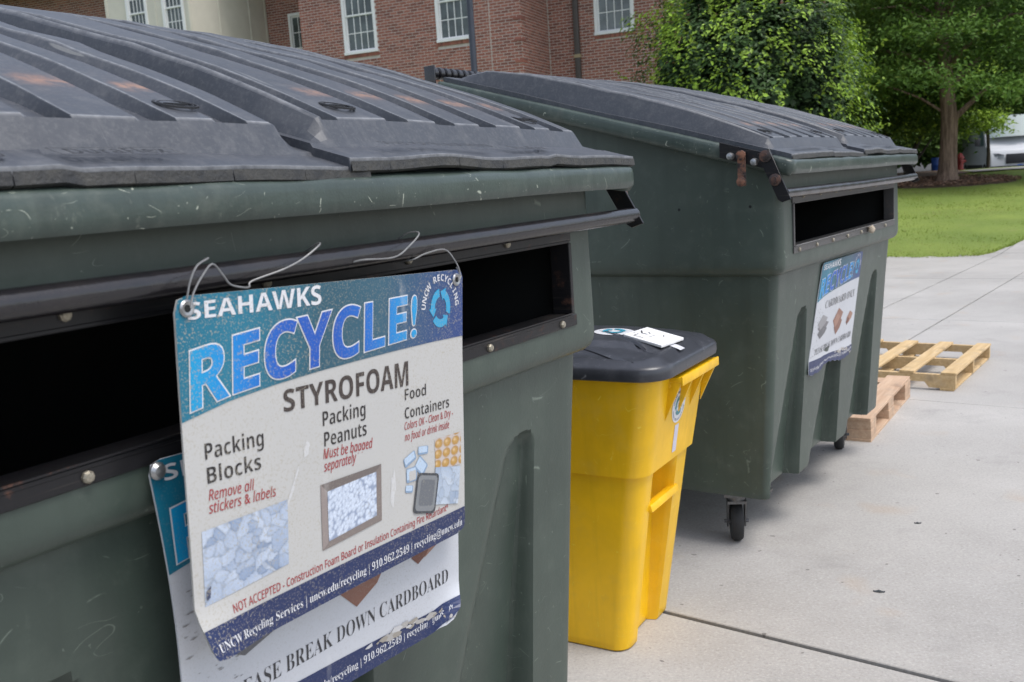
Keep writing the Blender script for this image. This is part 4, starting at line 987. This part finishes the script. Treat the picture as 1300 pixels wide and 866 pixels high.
def make_dumpster(name, loc, yaw, label, near):
    t = empty(name, loc, R(90 - yaw), label, 'dumpster', 'green plastic dumpsters on casters')
    body_mesh(t); rim_mesh(t)
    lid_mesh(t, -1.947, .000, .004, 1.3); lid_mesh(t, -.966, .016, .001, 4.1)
    # slot frame: face flanges and inward lips
    HX0, HX1, HZ0, HZ1 = -W + .123, -.123, 1.267, 1.4416; fr = MB()
    fr.box(HX0 - .012, HX1 + .02, -.006, -.0005, 1.243, HZ0 + .002); fr.box(HX0, HX1, -.007, .055, HZ0 - .004, HZ0 + .004)
    fr.box(HX0 - .02, HX1 + .01, -.006, -.0005, HZ1 - .002, 1.487); fr.box(HX0, HX1, -.007, .05, HZ1 - .005, HZ1 + .002)
    fr.box(HX0 - .012, HX0 + .003, -.0065, .045, HZ0 + .004, HZ1 - .005); fr.box(HX1 - .003, HX1 + .010, -.0065, .045, HZ0 + .004, HZ1 - .005)
    f_ = fr.build('slot_frame', M_steel if near else M_worn, t, bevel=.0015, seg=1)
    MB().box(HX0 + .004, HX1 - .004, -.009, -.0055, HZ0 + .0045, HZ0 + .0075).build('slot_lip', M_steel if near else M_zinc, f_)
    bolts = [(x, 1.2545) for x in (-1.66, -1.386, -1.085, -.78, -.48, -.177)] + [(x, 1.457) for x in (-1.66, -1.386, -1.06, -.72, -.39)]
    if not near: bolts = [(-1.66 + .225 * k, 1.2545) for k in range(7)] + [(-1.6 + .22 * k, 1.462) for k in range(7)]
    bm_ = MB().lathe((0, 0, 0), (0, -1, 0), [(.0085, 0), (.0085, .004), (.006, .007), (.001, .0075)], 8).build('bolt', M_bolt, f_, True)
    bm_.location = (bolts[0][0], -.006, bolts[0][1])
    for x, z in bolts[1:]:
        c = bm_.copy(); COL.objects.link(c); c.parent = f_; c.location = (x, -.006, z); c.rotation_euler = (0, random.random(), 0)
    # lock bar with arms
    bar = MB(); bar.tube([(-W - .125, -.052, 1.484), (-W * .5, -.049, 1.480), (.135, -.052, 1.484)], .0185, 18); b_ = bar.build('lock_bar', M_dark if near else M_barz, t, True, angle=50)
    for s_, x, xt in ((-1, -W - .128, -W - .128), (1, .137, .088)):
        am = MB(); t1 = .004
        poly_ = [(-.078, 1.462), (-.045, 1.452), (-.030, 1.462), (.045, 1.632), (.0, 1.648)]
        vs = [(x + (xt - x) * (z - 1.46) / .18 + q, y, z) for q in (-t1, t1) for y, z in poly_]; n = 5
        am.add(vs, [tuple(range(n)), tuple(range(2 * n - 1, n - 1, -1))] + [(i, (i + 1) % n, n + (i + 1) % n, n + i) for i in range(n)])
        am.box(x - .002, x + .05 * -s_ if s_ > 0 else x + .05, -.078, -.072, 1.455, 1.50) if False else None
        a_ = am.build('lock_arm', M_steel, t, bevel=.001, seg=1)
        pts = [(.012, 1.622), (-.022, 1.535)]
        for (yy, zz) in pts: MB().lathe((x + (xt - x) * (zz - 1.46) / .18 + s_ * .005, yy, zz), (s_, 0, 0), [(.022, 0), (.022, .006), (.017, .008), (.012, .009), (.012, .016), (.001, .017)], 14).build('rusty_washer', M_rusty, a_, True)
        if s_ > 0: continue
        # mounting angle on the rim with bright studs, hanging strap
        an = MB(); an.obox((x - s_ * .012, .095, ztop(.095) - .024), (.002, 0, 0), (0, .10, .10 * SL), (0, 0, .026)); an.obox((x - s_ * .022, .095, ztop(.095) + .004), (.012, 0, 0), (0, .10, .10 * SL), (0, 0, .002))
        m_ = an.build('mounting_angle', M_steel, t)
        for yy in (.058, .150): MB().lathe((x - s_ * .010, yy, ztop(yy) - .035), (s_, 0, 0), [(.014, 0), (.014, .012), (.011, .02), (.001, .022)], 14).build('stud', M_zinc, m_, True)
        hs_ = MB(); hs_.obox((x + s_ * .003, .105, 1.582), (.002, 0, 0), (0, .016, 0), (0, 0, .062)); hh = hs_.build('hanging_strap', M_rusty, t, bevel=.001, seg=1)
        for zz in (1.632, 1.535): MB().lathe((x + s_ * .005, .105, zz), (s_, 0, 0), [(.018, 0), (.018, .008), (.012, .01), (.001, .012)], 14).build('rusty_washer', M_rusty, hh, True)
    # hinge at the rear
    hz = ztop(1.56) + .035; hg = MB(); hg.tube([(-W - .09, 1.585, hz), (.09, 1.585, hz)], .016, 12)
    k = 0; x = -W - .085
    while x < .07:
        hg.lathe((x, 1.585, hz), (1, 0, 0), [(.018, 0), (.028, .006), (.028, .03), (.018, .036)], 12); x += .046
    hg.build('hinge_rod', M_dark, t, True)
    for x in (-W - .10, .10): MB().obox((x, 1.575, hz - .04), (.005, 0, 0), (0, .03, 0), (0, 0, .07)).build('hinge_bracket', M_dark, t, bevel=.004)
    # base frame and casters
    bf = MB()
    for x in (-W + .157, -.157): bf.box(x - .06, x + .06, .14, D - .14, ZB - .012, ZB + .002)
    for y in (.28, D - .28): bf.box(-W + .23, -.23, y - .05, y + .05, ZB - .011, ZB + .003)
    bf.build('base_frame', M_dark, t)
    caster(t, -W + .157, .28, R(-62)); caster(t, -.157, .28, R(-78)); caster(t, -W + .157, D - .25, R(8)); caster(t, -.157, D - .25, R(5))
    return t
dn = make_dumpster('dumpster', (.2076, 2.3116, 0), 32.69, 'nearest dark green plastic dumpster with the big styrofoam sign hanging on its slot', True)
df = make_dumpster('dumpster', (2.1095, 5.1178, 0), 35.25, 'farther dark green plastic dumpster beyond the yellow cart with pallets beside it', False)

def local(t, name, label, cat, group=None):   # a top-level thing placed in a dumpster's frame
    return empty(name, t.location, t.rotation_euler.z, label, cat, group)
# front hanging sign: corners TL TR BR BL in the dumpster frame
def curl(u, v, p):
    k = max(0, 1 - u * 5) * max(0, (v - .90) / .14); p.y -= .020 * k; p.x += .012 * k; p.z += .004 * k ; return p
sn = local(dn, 'sign', 'weathered styrofoam recycling sign hung by wires from the bar of the near dumpster', 'sign')
b1 = sign_styrofoam(sn, [(-1.287, -.085, 1.466), (-.665, -.085, 1.434), (-.707, -.075, .958), (-1.315, -.08, 1.011)], curl)
def bend(u, v, p):
    p.x += .010 * math.sin(math.pi * min(1, v * 1.2)) * (1 - u); k = max(0, (u - .86) / .14) * max(0, (v - .84) / .16); p.y -= .03 * k; p.x -= .03 * k; p.z += .03 * k
    if u > .9 and v > .9: p.z += .004 * math.sin(u * 160)
    return p
sb = local(dn, 'sign', 'partly hidden break down cardboard sign behind the hanging styrofoam sign', 'sign')
sign_cardboard(sb, [(-1.309, -.020, 1.252), (-.657, -.050, 1.227), (-.688, -.030, .767), (-1.299, -.012, .794)], bend)
MB().lathe((-1.298, -.022, 1.238), (0, -1, 0), [(.012, 0), (.012, .003), (.008, .008), (.001, .01)], 14).build('rivet', M_zinc, sb, True)
sf = local(df, 'sign', 'small looking cardboard only sign fixed low on the front of the farther dumpster', 'sign')
def bendf(u, v, p):
    if v > .86: p.z += .022 * (v - .86) / .14 * (.5 + .5 * math.sin(u * 9 + 4)) * (u > .25) + .003 * math.sin(u * 60) * (v - .86) / .14; p.y -= .01 * (v - .86) / .14
    return p
sign_cardboard(sf, [(-1.225, .030, 1.155), (-.585, .030, 1.150), (-.705, .070, .655), (-1.365, .070, .675)], bendf, wear_and_highlight=True)
# wires
def wire(t, paths, mat=M_wire):
    mb = MB()
    for pts in paths:
        out = []
        P = [Vector(p) for p in pts]
        for i in range(len(P) - 1):
            p0, p1, p2, p3 = P[max(i - 1, 0)], P[i], P[i + 1], P[min(i + 2, len(P) - 1)]
            for k in range(5):
                q = k / 5; out.append(.5 * ((2 * p1) + (p2 - p0) * q + (2 * p0 - 5 * p1 + 4 * p2 - p3) * q * q + (3 * p1 - p0 - 3 * p2 + p3) * q ** 3))
        out.append(P[-1]); mb.tube(out, .0014, 6)
    return mb.build('wire', mat, t, True)
ty = -.09
wire(sn, [[(-1.272, ty, 1.462), (-1.264, ty, 1.483), (-1.251, ty, 1.501), (-1.232, ty, 1.509), (-1.222, ty + .02, 1.507)],
          [(-1.271, ty - .004, 1.450), (-1.261, ty, 1.468), (-1.244, ty, 1.488), (-1.226, ty, 1.501), (-1.211, ty, 1.485), (-1.201, ty, 1.472), (-1.184, ty, 1.466), (-1.160, ty + .01, 1.463), (-1.150, ty + .014, 1.470), (-1.103, ty, 1.481), (-1.063, ty, 1.492), (-1.028, ty, 1.508), (-1.012, ty + .02, 1.509), (-.995, -.020, 1.490), (-.96, -.016, 1.470), (-.935, -.045, 1.468), (-.923, ty + .015, 1.476), (-.86, ty, 1.474), (-.817, ty, 1.489), (-.789, ty, 1.507), (-.782, ty + .03, 1.508), (-.785, -.025, 1.49)]])
wire(sn, [[(-.785, -.025, 1.46), (-.776, ty + .03, 1.462), (-.75, ty + .02, 1.470), (-.708, ty + .01, 1.473), (-.694, ty, 1.453), (-.688, ty - .005, 1.432), (-.695, ty - .006, 1.418), (-.684, ty - .004, 1.424), (-.690, ty, 1.440)]])

# ------------------------------------------------------------------ yellow cart
def yellow_cart():
    t = empty('wheeled_cart', (.443, 2.833, 0), R(59), 'yellow wheeled recycling cart with charcoal lid standing between the two dumpsters', 'cart')
    r = .075; x0, x1, y0, y1 = .03, .575, .035, .74; LZ = .62
    fu = sorted(set(np.round(np.linspace(x0 + r, x1 - r, 40), 4)) | {.150, .156, .162, .168, .388, .394, .400, .406})
    P = rrect(x0, x1, y0, y1, r, fu, 8, .08)
    # z, front inset, left inset, right inset, back inset
    def ins(z):
        q = (.95 - z) / .95
        if z > LZ: return .055 * (.95 - z) / (.95 - LZ), .012 * (.95 - z) / (.95 - LZ), .025 * (.95 - z) / (.95 - LZ), .02 * q
        w = (LZ - z) / LZ
        return .070 + .085 * w, .024 + .010 * w, .037 + .068 * w, .03 + .03 * w
    zs = [0, .006] + list(np.linspace(.03, LZ - .004, 26)) + [LZ, LZ + .004, LZ + .012] + list(np.linspace(LZ + .03, .93, 12)) + [.95, .962]
    v = []; n = len(P)
    for z in zs:
        fi, li, ri, bi = ins(min(max(z, .01), .95)) if not (LZ - .001 <= z <= LZ + .001) else ins(LZ - .001)
        if z == 0: fi += .005; li += .005; ri += .005
        for x, y, nx, ny, sd_ in P:
            px = x0 + li + (x - x0) * (x1 - x0 - li - ri) / (x1 - x0); py = y0 + fi + (y - y0) * (y1 - y0 - fi - bi) / (y1 - y0)
            if sd_ == 'f' and z < .60:
                q = sm((x - .150) / .018) * sm((.406 - x) / .018) * sm((.60 - z) / .02)
                py += (.035 + .045 * z / .6) * q
            if z < .07 and sd_ in 'f' and .19 < x < .47: pass
            v.append((px, py, z))
    f = [(j * n + i, j * n + (i + 1) % n, (j + 1) * n + (i + 1) % n, (j + 1) * n + i) for j in range(len(zs) - 1) for i in range(n)]; f.append(tuple(range(n - 1, -1, -1)))
    b = MB().add(v, f).build('body', M_yellow, t, True, angle=40)
    MB().obox((.278, .128, .487), (.125, 0, 0), (0, .016, -.002), (0, .003, .013)).build('grab_bar', M_yellow, t, bevel=.006)
    # rim handle with gussets on the front
    hd = MB(); hy = .035
    hd.box(.17, .53, hy - .038, hy + .004, .918, .936)
    hd.box(.17, .53, hy - .042, hy - .034, .908, .939)
    for x in (.178, .295, .41, .522):
        hd.add([(x - .006, hy + .03, .78), (x + .006, hy + .03, .78), (x + .006, hy - .037, .92), (x - .006, hy - .037, .92), (x - .006, hy + .012, .94), (x + .006, hy + .012, .94)], [(0, 1, 2, 3), (3, 2, 5, 4), (0, 3, 4), (1, 5, 2), (0, 4, 5, 1)])
    hd.box(.17, .53, hy + .000, hy + .02, .90, .93)
    hd.build('handle', M_yellow, t, bevel=.005)
    # lid
    P2 = rrect(0, .605, 0, .80, .10, np.linspace(.10, .505, 12), 8, .08); n = len(P2); v = []
    for ins_, z in ((.012, .948), (.0, .952), (-.003, .962), (-.002, .985), (.004, .994), (.014, .998)):
        for x, y, nx, ny, sd_ in P2: v.append((x - nx * ins_, y - ny * ins_, z))
    f = [(j * n + i, j * n + (i + 1) % n, (j + 1) * n + (i + 1) % n, (j + 1) * n + i) for j in range(5) for i in range(n)]
    # domed top as scaled rings
    cx, cy = .3025, .40; last = [v[5 * n + i] for i in range(n)]
    def dome(x, y):
        q = (1 - (abs(x - cx) / .30) ** 2.4) * (1 - (abs(y - cy) / .40) ** 2.4); q = max(q, 0)
        z = .998 + .062 * q ** .6
        if x < .16 and .05 < y < .75: z -= .012 * sm((.16 - x) / .006) * sm((y - .05) / .05) * sm((x - .02) / .03)
        return z
    K = 16
    for k in range(1, K + 1):
        s_ = 1 - k / K
        for x, y, z in last:
            px, py = cx + (x - cx) * s_, cy + (y - cy) * s_; v.append((px, py, dome(px, py)))
    f += [((5 + j) * n + i, (5 + j) * n + (i + 1) % n, (6 + j) * n + (i + 1) % n, (6 + j) * n + i) for j in range(K) for i in range(n)]
    f.append(tuple(range(n)))
    ld = MB().add(v, f).build('lid', M_binlid, t, True, angle=35)
    rb = MB()
    for (ax_, ay_), (bx_, by_), ww, hh_ in (((.03, .10), (.15, .36), .022, .004), ((.12, .07), (.31, .36), .006, .006), ((.135, .065), (.33, .36), .010, .003)):
        pp = [(ax_ + (bx_ - ax_) * k / 10, ay_ + (by_ - ay_) * k / 10) for k in range(11)]
        dx_, dy_ = by_ - ay_, -(bx_ - ax_); l_ = math.hypot(dx_, dy_); dx_, dy_ = dx_ / l_ * ww, dy_ / l_ * ww
        sv = []
        for k, (px, py) in enumerate(pp):
            e_ = min(1, k / 2, (10 - k) / 2); sv += [(px - dx_ * e_, py - dy_ * e_, dome(px, py) - .001), (px, py, dome(px, py) + hh_ * e_), (px + dx_ * e_ * .3, py + dy_ * e_ * .3, dome(px, py) - .001)]
        rb.add(sv, [(3 * k + q, 3 * k + q + 1, 3 * k + q + 4, 3 * k + q + 3) for k in range(10) for q in range(2)])
    0 and rb.add([(.10, .06, dome(.10, .06) + .001), (.106, .05, dome(.106, .05) + .008), (.112, .06, .999), (.10, .60, dome(.10, .6) + .001), (.106, .60, dome(.106, .6) + .008), (.112, .60, dome(.112, .6) + .001)], [(0, 3, 4, 1), (1, 4, 5, 2), (0, 1, 2), (3, 5, 4)])
    rb.build('lid_rib', M_binlid, ld)
    # wheels at the back
    for x in (.02, .56): MB().lathe((x, .66, .13), (1, 0, 0), [(.03, -.025), (.115, -.025), (.13, -.01), (.13, .01), (.115, .025), (.03, .025)], 24).build('wheel', M_rubber, t, True)
    MB().cyl((.29, .66, .13), (1, 0, 0), .012, .5, 10).build('axle', M_zinc, t, True)
    # stickers
    def disc(bd, ca, cb, rx, ry, lay, col, mb, n=32): poly(mb, bd, [(ca + rx * math.cos(k * 6.2832 / n), cb - ry * math.sin(k * 6.2832 / n)) for k in range(n)], lay, col)
    def face(a, b, lay):      # a along front, b downwards from top of the front
        z = .95 - b; fi = ins(z)[0]; return Vector((a, y0 + fi - .0012 - .0007 * lay, z))
    st = MB(); cx_, cb_ = .290, .135
    disc(face, cx_, cb_, .060, .060, 0, WHITE, st); arrows(st, face, cx_, cb_, .034, .034, (.01, .20, .24), 1)
    disc(face, cx_, cb_, .008, .008, 1, (.5, .35, .12), st)
    arc_text(st, face, 'UNCW RECYCLING', cx_, cb_, .044, .044, .014, 165, 15, (.02, .06, .15), 1)
    arc_text(st, face, 'UNCW.EDU/RECYCLING', cx_, cb_, .046, .046, .010, 195, 345, (.02, .06, .15), 1, flip=-1)
    st.build('round_sticker', M_print, t)
    sp = MB(); grid(sp, face, cx_ - .012, cx_ + .024, .203, .300, 0, (.62, .60, .72), 2, 8); sp.build('blank_sticker', M_print, t)
    def topf(a, b, lay): return Vector((a, b, dome(a, b) + .0015 + .0008 * lay))
    s2 = MB()
    for k in range(6):
        pass
    C_, Dd = .300, .285
    nseg = 8
    def fan(rx, ry, lay, col):
        for i in range(nseg):
            for k in range(32):
                a0, a1 = k * 6.2832 / 32, (k + 1) * 6.2832 / 32; r0, r1 = i / nseg, (i + 1) / nseg
                q = [(C_ + rx * r_ * math.cos(a), Dd + ry * r_ * math.sin(a)) for r_, a in ((r0, a0), (r1, a0), (r1, a1), (r0, a1))]
                if i == 0: q = q[1:3] + [q[0]]
                poly(s2, topf, q, lay, col)
    fan(.065, .07, 0, WHITE); arrows(s2, lambda a, b, l: topf(C_ + (a), Dd + b, l), 0, 0, .040, .040, (.015, .28, .40), 3)
    s2.build('round_sticker', M_print, ld)
    tp = MB(); grid(tp, topf, .225, .265, .018, .085, 0, (.60, .60, .64), 10, 6); tp.build('tape', M_print, ld)
    # loose card on the lid
    pc = empty('card', t.location, t.rotation_euler.z, 'white handwritten card lying on the lid of the yellow cart', 'card')
    def pz(x, y): return 1.032 + .13 * (y - .05)
    q = [(.159, .057), (.323, .043), (.396, .202), (.228, .218)]
    vs = [(x, y, pz(x, y)) for x, y in q] + [(x, y, pz(x, y) + .009) for x, y in q]
    MB().add(vs, [(3, 2, 1, 0), (4, 5, 6, 7)] + [(i, (i + 1) % 4, 4 + (i + 1) % 4, 4 + i) for i in range(4)]).build('foam_card', M_paper, pc, bevel=.0015)
    ik = MB()
    def cp_(u, w): a = Vector(vs[4]); e1 = Vector(vs[5]) - a; e2 = Vector(vs[7]) - a; return a + e1 * u + e2 * w + Vector((0, 0, .0014))
    for (u0, w0, u1, w1, wd) in ((.12, .80, .34, .80, .03), (.12, .80, .14, .55, .03), (.2, .68, .34, .60, .018), (.28, .5, .58, .5, .02), (.45, .78, .62, .90, .05), (.45, .78, .46, .64, .04), (.56, .62, .64, .72, .03), (.34, .38, .5, .32, .02), (.62, .30, .72, .36, .035), (.66, .5, .76, .46, .02), (.26, .9, .42, .92, .015)):
        d = (cp_(u1, w1) - cp_(u0, w0)); n_ = Vector((-d.y, d.x, 0)).normalized() * wd * .05
        a, b_ = cp_(u0, w0), cp_(u1, w1); ik.add([a - n_, a + n_, b_ + n_, b_ - n_], [(0, 1, 2, 3)])
    ik.build('handwriting', M_ink, pc)
yellow_cart()

# ------------------------------------------------------------------ pallets
def board(parent, name, mat, x0, x1, y0, y1, z0, z1):
    j = lambda: random.uniform(-.003, .003)
    o = MB().box(-(x1 - x0) / 2, (x1 - x0) / 2, -(y1 - y0) / 2, (y1 - y0) / 2, -(z1 - z0) / 2, (z1 - z0) / 2).build(name, mat, parent, bevel=.002, seg=1)
    o.location = ((x0 + x1) / 2 + j(), (y0 + y1) / 2 + j(), (z0 + z1) / 2)
    if y1 - y0 > x1 - x0:
        o.rotation_euler.z = R(90); bpy.data.meshes.remove(o.data) if False else None
        me = o.data; me.transform(Matrix.Rotation(R(-90), 4, 'Z'))
    return o
def pallets():
    t = empty('pallet', (2.006, 5.244, 0), R(90 - 32.9), 'pinkish block pallet with doubled blocks beside the farther dumpster', 'pallet', 'wooden pallets by the dumpster')
    for y0, y1 in ((0, .145), (.22, .30), (.43, .575), (.86, 1.0)): board(t, 'deck_board', M_wood_p, 0, 1.2, y0, y1, .122, .141)
    for x0 in (.0, .53, 1.06): board(t, 'cross_board', M_wood_p, x0, x0 + .14, .148, .998, .1035, .1215) if x0 else None
    for y0, y1 in ((0, .14), (.43, .57), (.86, 1.0)):
        board(t, 'bottom_board', M_wood_p, 0, 1.2, y0, y1, 0, .017)
        for x0, x1 in ((.0, .14), (.50, .66), (1.02, 1.2)):
            board(t, 'block', M_wood_p, x0, x1, y0 + .002, y1 - .002, .0175, .069); board(t, 'block', M_wood_p, x0 + .004, x1, y0 + .001, y1 - .006, .0695, .1215)
    t = empty('pallet', (2.991, 6.313, 0), R(90 - 37.1), 'yellow pine stringer pallet with wide gaps lying farther out on the pavement', 'pallet', 'wooden pallets by the dumpster')
    for y0 in (-.005, .27, .53, .80, 1.07): board(t, 'deck_board', M_wood_y, 0, 1.2, y0, y0 + .10, .109, .126)
    for y0 in (0.01, .55, 1.07): board(t, 'bottom_board', M_wood_y, 0, 1.2, y0, y0 + .09, 0, .016)
    for x0 in (.0, .57, 1.16):
        o = MB(); pr = [(0, .0165), (.17, .0165), (.20, .055), (.43, .055), (.46, .0165), (.74, .0165), (.77, .055), (1.0, .055), (1.03, .0165), (1.2, .0165), (1.2, .1085), (0, .1085)]
        n = len(pr); vs = [(x0, y, z) for y, z in pr] + [(x0 + .038, y, z) for y, z in pr]
        o.add(vs, [tuple(range(n)), tuple(range(2 * n - 1, n - 1, -1))] + [(i, n + i, n + (i + 1) % n, (i + 1) % n) for i in range(n)]); o.build('stringer', M_wood_y, t)
pallets()

# ------------------------------------------------------------------ van, hydrant, small things
def van():
    c = Vector((19.5, 36.2)); phi = R(-15); t = empty('van', (c.x, c.y, hgt(36) + .02), phi, 'white delivery van parked beyond the lawn, nose towards the dumpsters', 'van')
    # local: x right (image), y back, front at y=0
    prof = [(0, .35), (-.02, .55), (.02, .95), (.12, 1.12), (.75, 1.28), (1.55, 2.15), (1.9, 2.42), (5.4, 2.45), (5.55, 2.3), (5.6, .45), (5.5, .35)]
    mb = MB(); rows = []
    for x, s_ in ((-1.02, 0), (-1.0, .5), (-.93, 1), (.93, 1), (1.0, .5), (1.02, 0)):
        rows.append([(x * (1 - .10 * max(0, (z - 1.2)) / 1.2), y + (.12 if s_ == 0 and y < .2 else 0), z + (0 if s_ else -.05 * (z > 2)) + (.02 if s_ == 1 else 0) * (z > 1)) for y, z in prof])
    n = len(prof); vs = sum(rows, []); fs = [(i * n + k, i * n + (k + 1) % n, (i + 1) * n + (k + 1) % n, (i + 1) * n + k) for i in range(5) for k in range(n)] + [tuple(range(n)), tuple(range(5 * n, 6 * n))]
    mb.add(vs, fs).build('body', M_van, t, bevel=.03)
    MB().add([(-.86, .80, 1.32), (.86, .80, 1.32), (.80, 1.53, 2.13), (-.80, 1.53, 2.13), (0, .70, 1.33), (0, 1.47, 2.16)], [(0, 4, 5, 3), (4, 1, 2, 5)]).build('windshield', M_vglass, t, True)
    MB().add([(-1.022, 1.1, 1.35), (-1.022, 2.1, 1.35), (-.965, 2.1, 2.05), (-.965, 1.62, 2.05)], [(0, 1, 2, 3)]).build('side_window', M_vglass, t)
    MB().box(-.48, .48, -.055, .0, .62, .98).build('grille', M_vdark, t, bevel=.03)
    MB().box(-1.0, 1.0, -.08, .15, .32, .55).build('bumper', M_vdark, t, bevel=.04)
    for s_ in (-1, 1):
        MB().add([(s_ * .55, -.05, .80), (s_ * .98, .06, .84), (s_ * .99, .10, 1.03), (s_ * .55, -.02, .96), (s_ * .75, -.04, 1.02)], [(0, 1, 2, 4, 3)]).build('headlight', M_lamp, t)
        MB().box(s_ * 1.26 - .09, s_ * 1.26 + .09, .95, 1.03, 1.35, 1.65).build('mirror', M_vdark, t, bevel=.02)
        for y in (.95, 4.5):
            w = MB().lathe((s_ * .92, y, .34), (1, 0, 0), [(.2, -.11), (.31, -.11), (.34, -.08), (.34, .08), (.31, .11), (.2, .11)], 20).build('wheel', M_rubber, t, True); MB().lathe((s_ * .92, y, .34), (1, 0, 0), [(.02, -.115), (.2, -.112), (.2, .112), (.02, .115)], 16).build('rim', M_zinc, w, True)
    MB().lathe((0, -.06, .82), (0, -1, 0), [(.11, 0), (.10, .012), (.01, .014)], 18).build('badge', M_blue, t, True).scale = (1.35, 1, .62)
    t.children[-1].location = (0, 0, .82 * (1 - .62))
    for s_ in (-1, 1): MB().box(s_ * 1.028 - .01, s_ * 1.028 + .01, 1.35, 4.1, .40, .62).build('side_trim', M_vdark, t)
van()
def hydrant():
    t = empty('hydrant', (15.72, 33.0, hgt(33)), 0, 'small red hydrant at the lawn edge just right of the big tree trunk', 'hydrant')
    MB().lathe((0, 0, 0), (0, 0, 1), [(.15, 0), (.15, .05), (.11, .06), (.11, .40), (.14, .41), (.14, .45), (.12, .47), (.08, .56), (.03, .6)], 16).build('barrel', M_red, t, True)
    MB().cyl((0, 0, .32), (1, 0, 0), .05, .38, 10).build('side_outlet', M_red, t, True); MB().cyl((0, -.13, .28), (0, 1, 0), .06, .1, 10).build('front_outlet', M_red, t, True)
hydrant()
def drum():
    t = empty('drum', (22.55, 50.0, hgt(50)), 0, 'tiny blue drum glimpsed far off left of the big trunk', 'drum')
    MB().lathe((0, 0, 0), (0, 0, 1), [(.2, 0), (.21, .05), (.21, .5), (.22, .52), (.21, .54), (.21, .85), (.2, .9)], 18).build('shell', M_blue, t, True)
drum()
def dead_leaf(x, y, s_, a, label, m):
    mb = MB(); pts = [(math.cos(q) * s_ * (1 if abs(math.cos(q)) > .3 else .9), math.sin(q) * s_ * .42) for q in np.linspace(0, 6.283, 13)[:-1]]
    pts = [(p * math.cos(a) - q * math.sin(a), p * math.sin(a) + q * math.cos(a)) for p, q in pts]
    v = [(0, 0, .0045)] + [(p, q, .003 + .0035 * ((k % 3) == 0)) for k, (p, q) in enumerate(pts)] + [(p * .98, q * .98, .0008) for p, q in pts]; n = 12
    mb.add(v, [(0, 1 + k, 1 + (k + 1) % n) for k in range(n)] + [(1 + k, 13 + k, 13 + (k + 1) % n, 1 + (k + 1) % n) for k in range(n)])
    o = mb.build('fallen_leaf', m, None, True); o.location = (x, y, .0005); tag(o, label, 'leaf')
M_dleaf = simple('dead_leaf', (.045, .05, .055), .6, 0, .4, 60, .3)
dead_leaf(1.298, 3.325, .021, -.35, 'dark curled leaf on the concrete between the joint line and the caster', M_dleaf)
dead_leaf(1.722, 3.973, .015, -.2, 'tiny dark leaf on the concrete farther out than the curled one', M_dleaf)

def foam_scrap():
    t = local(df, 'foam_scrap', 'pale tan lump of foam stuck on the lower slot edge of the farther dumpster', 'foam scrap')
    mb = MB(); 
    bm = bmesh.new(); bmesh.ops.create_icosphere(bm, subdivisions=2, radius=.019)
    vs = [v.co * (1 + .35 * noise.noise(v.co * 90)) for v in bm.verts]; fs = [tuple(v.index for v in f.verts) for f in bm.faces]; bm.free()
    mb.add([(v.x * 1.3 - .636, v.y * .8 - .022, v.z + 1.258) for v in vs], fs); mb.build('foam', simple('tan_foam', (.50, .42, .32), .9, 0, .3, 60, .5), t, True)
foam_scrap()
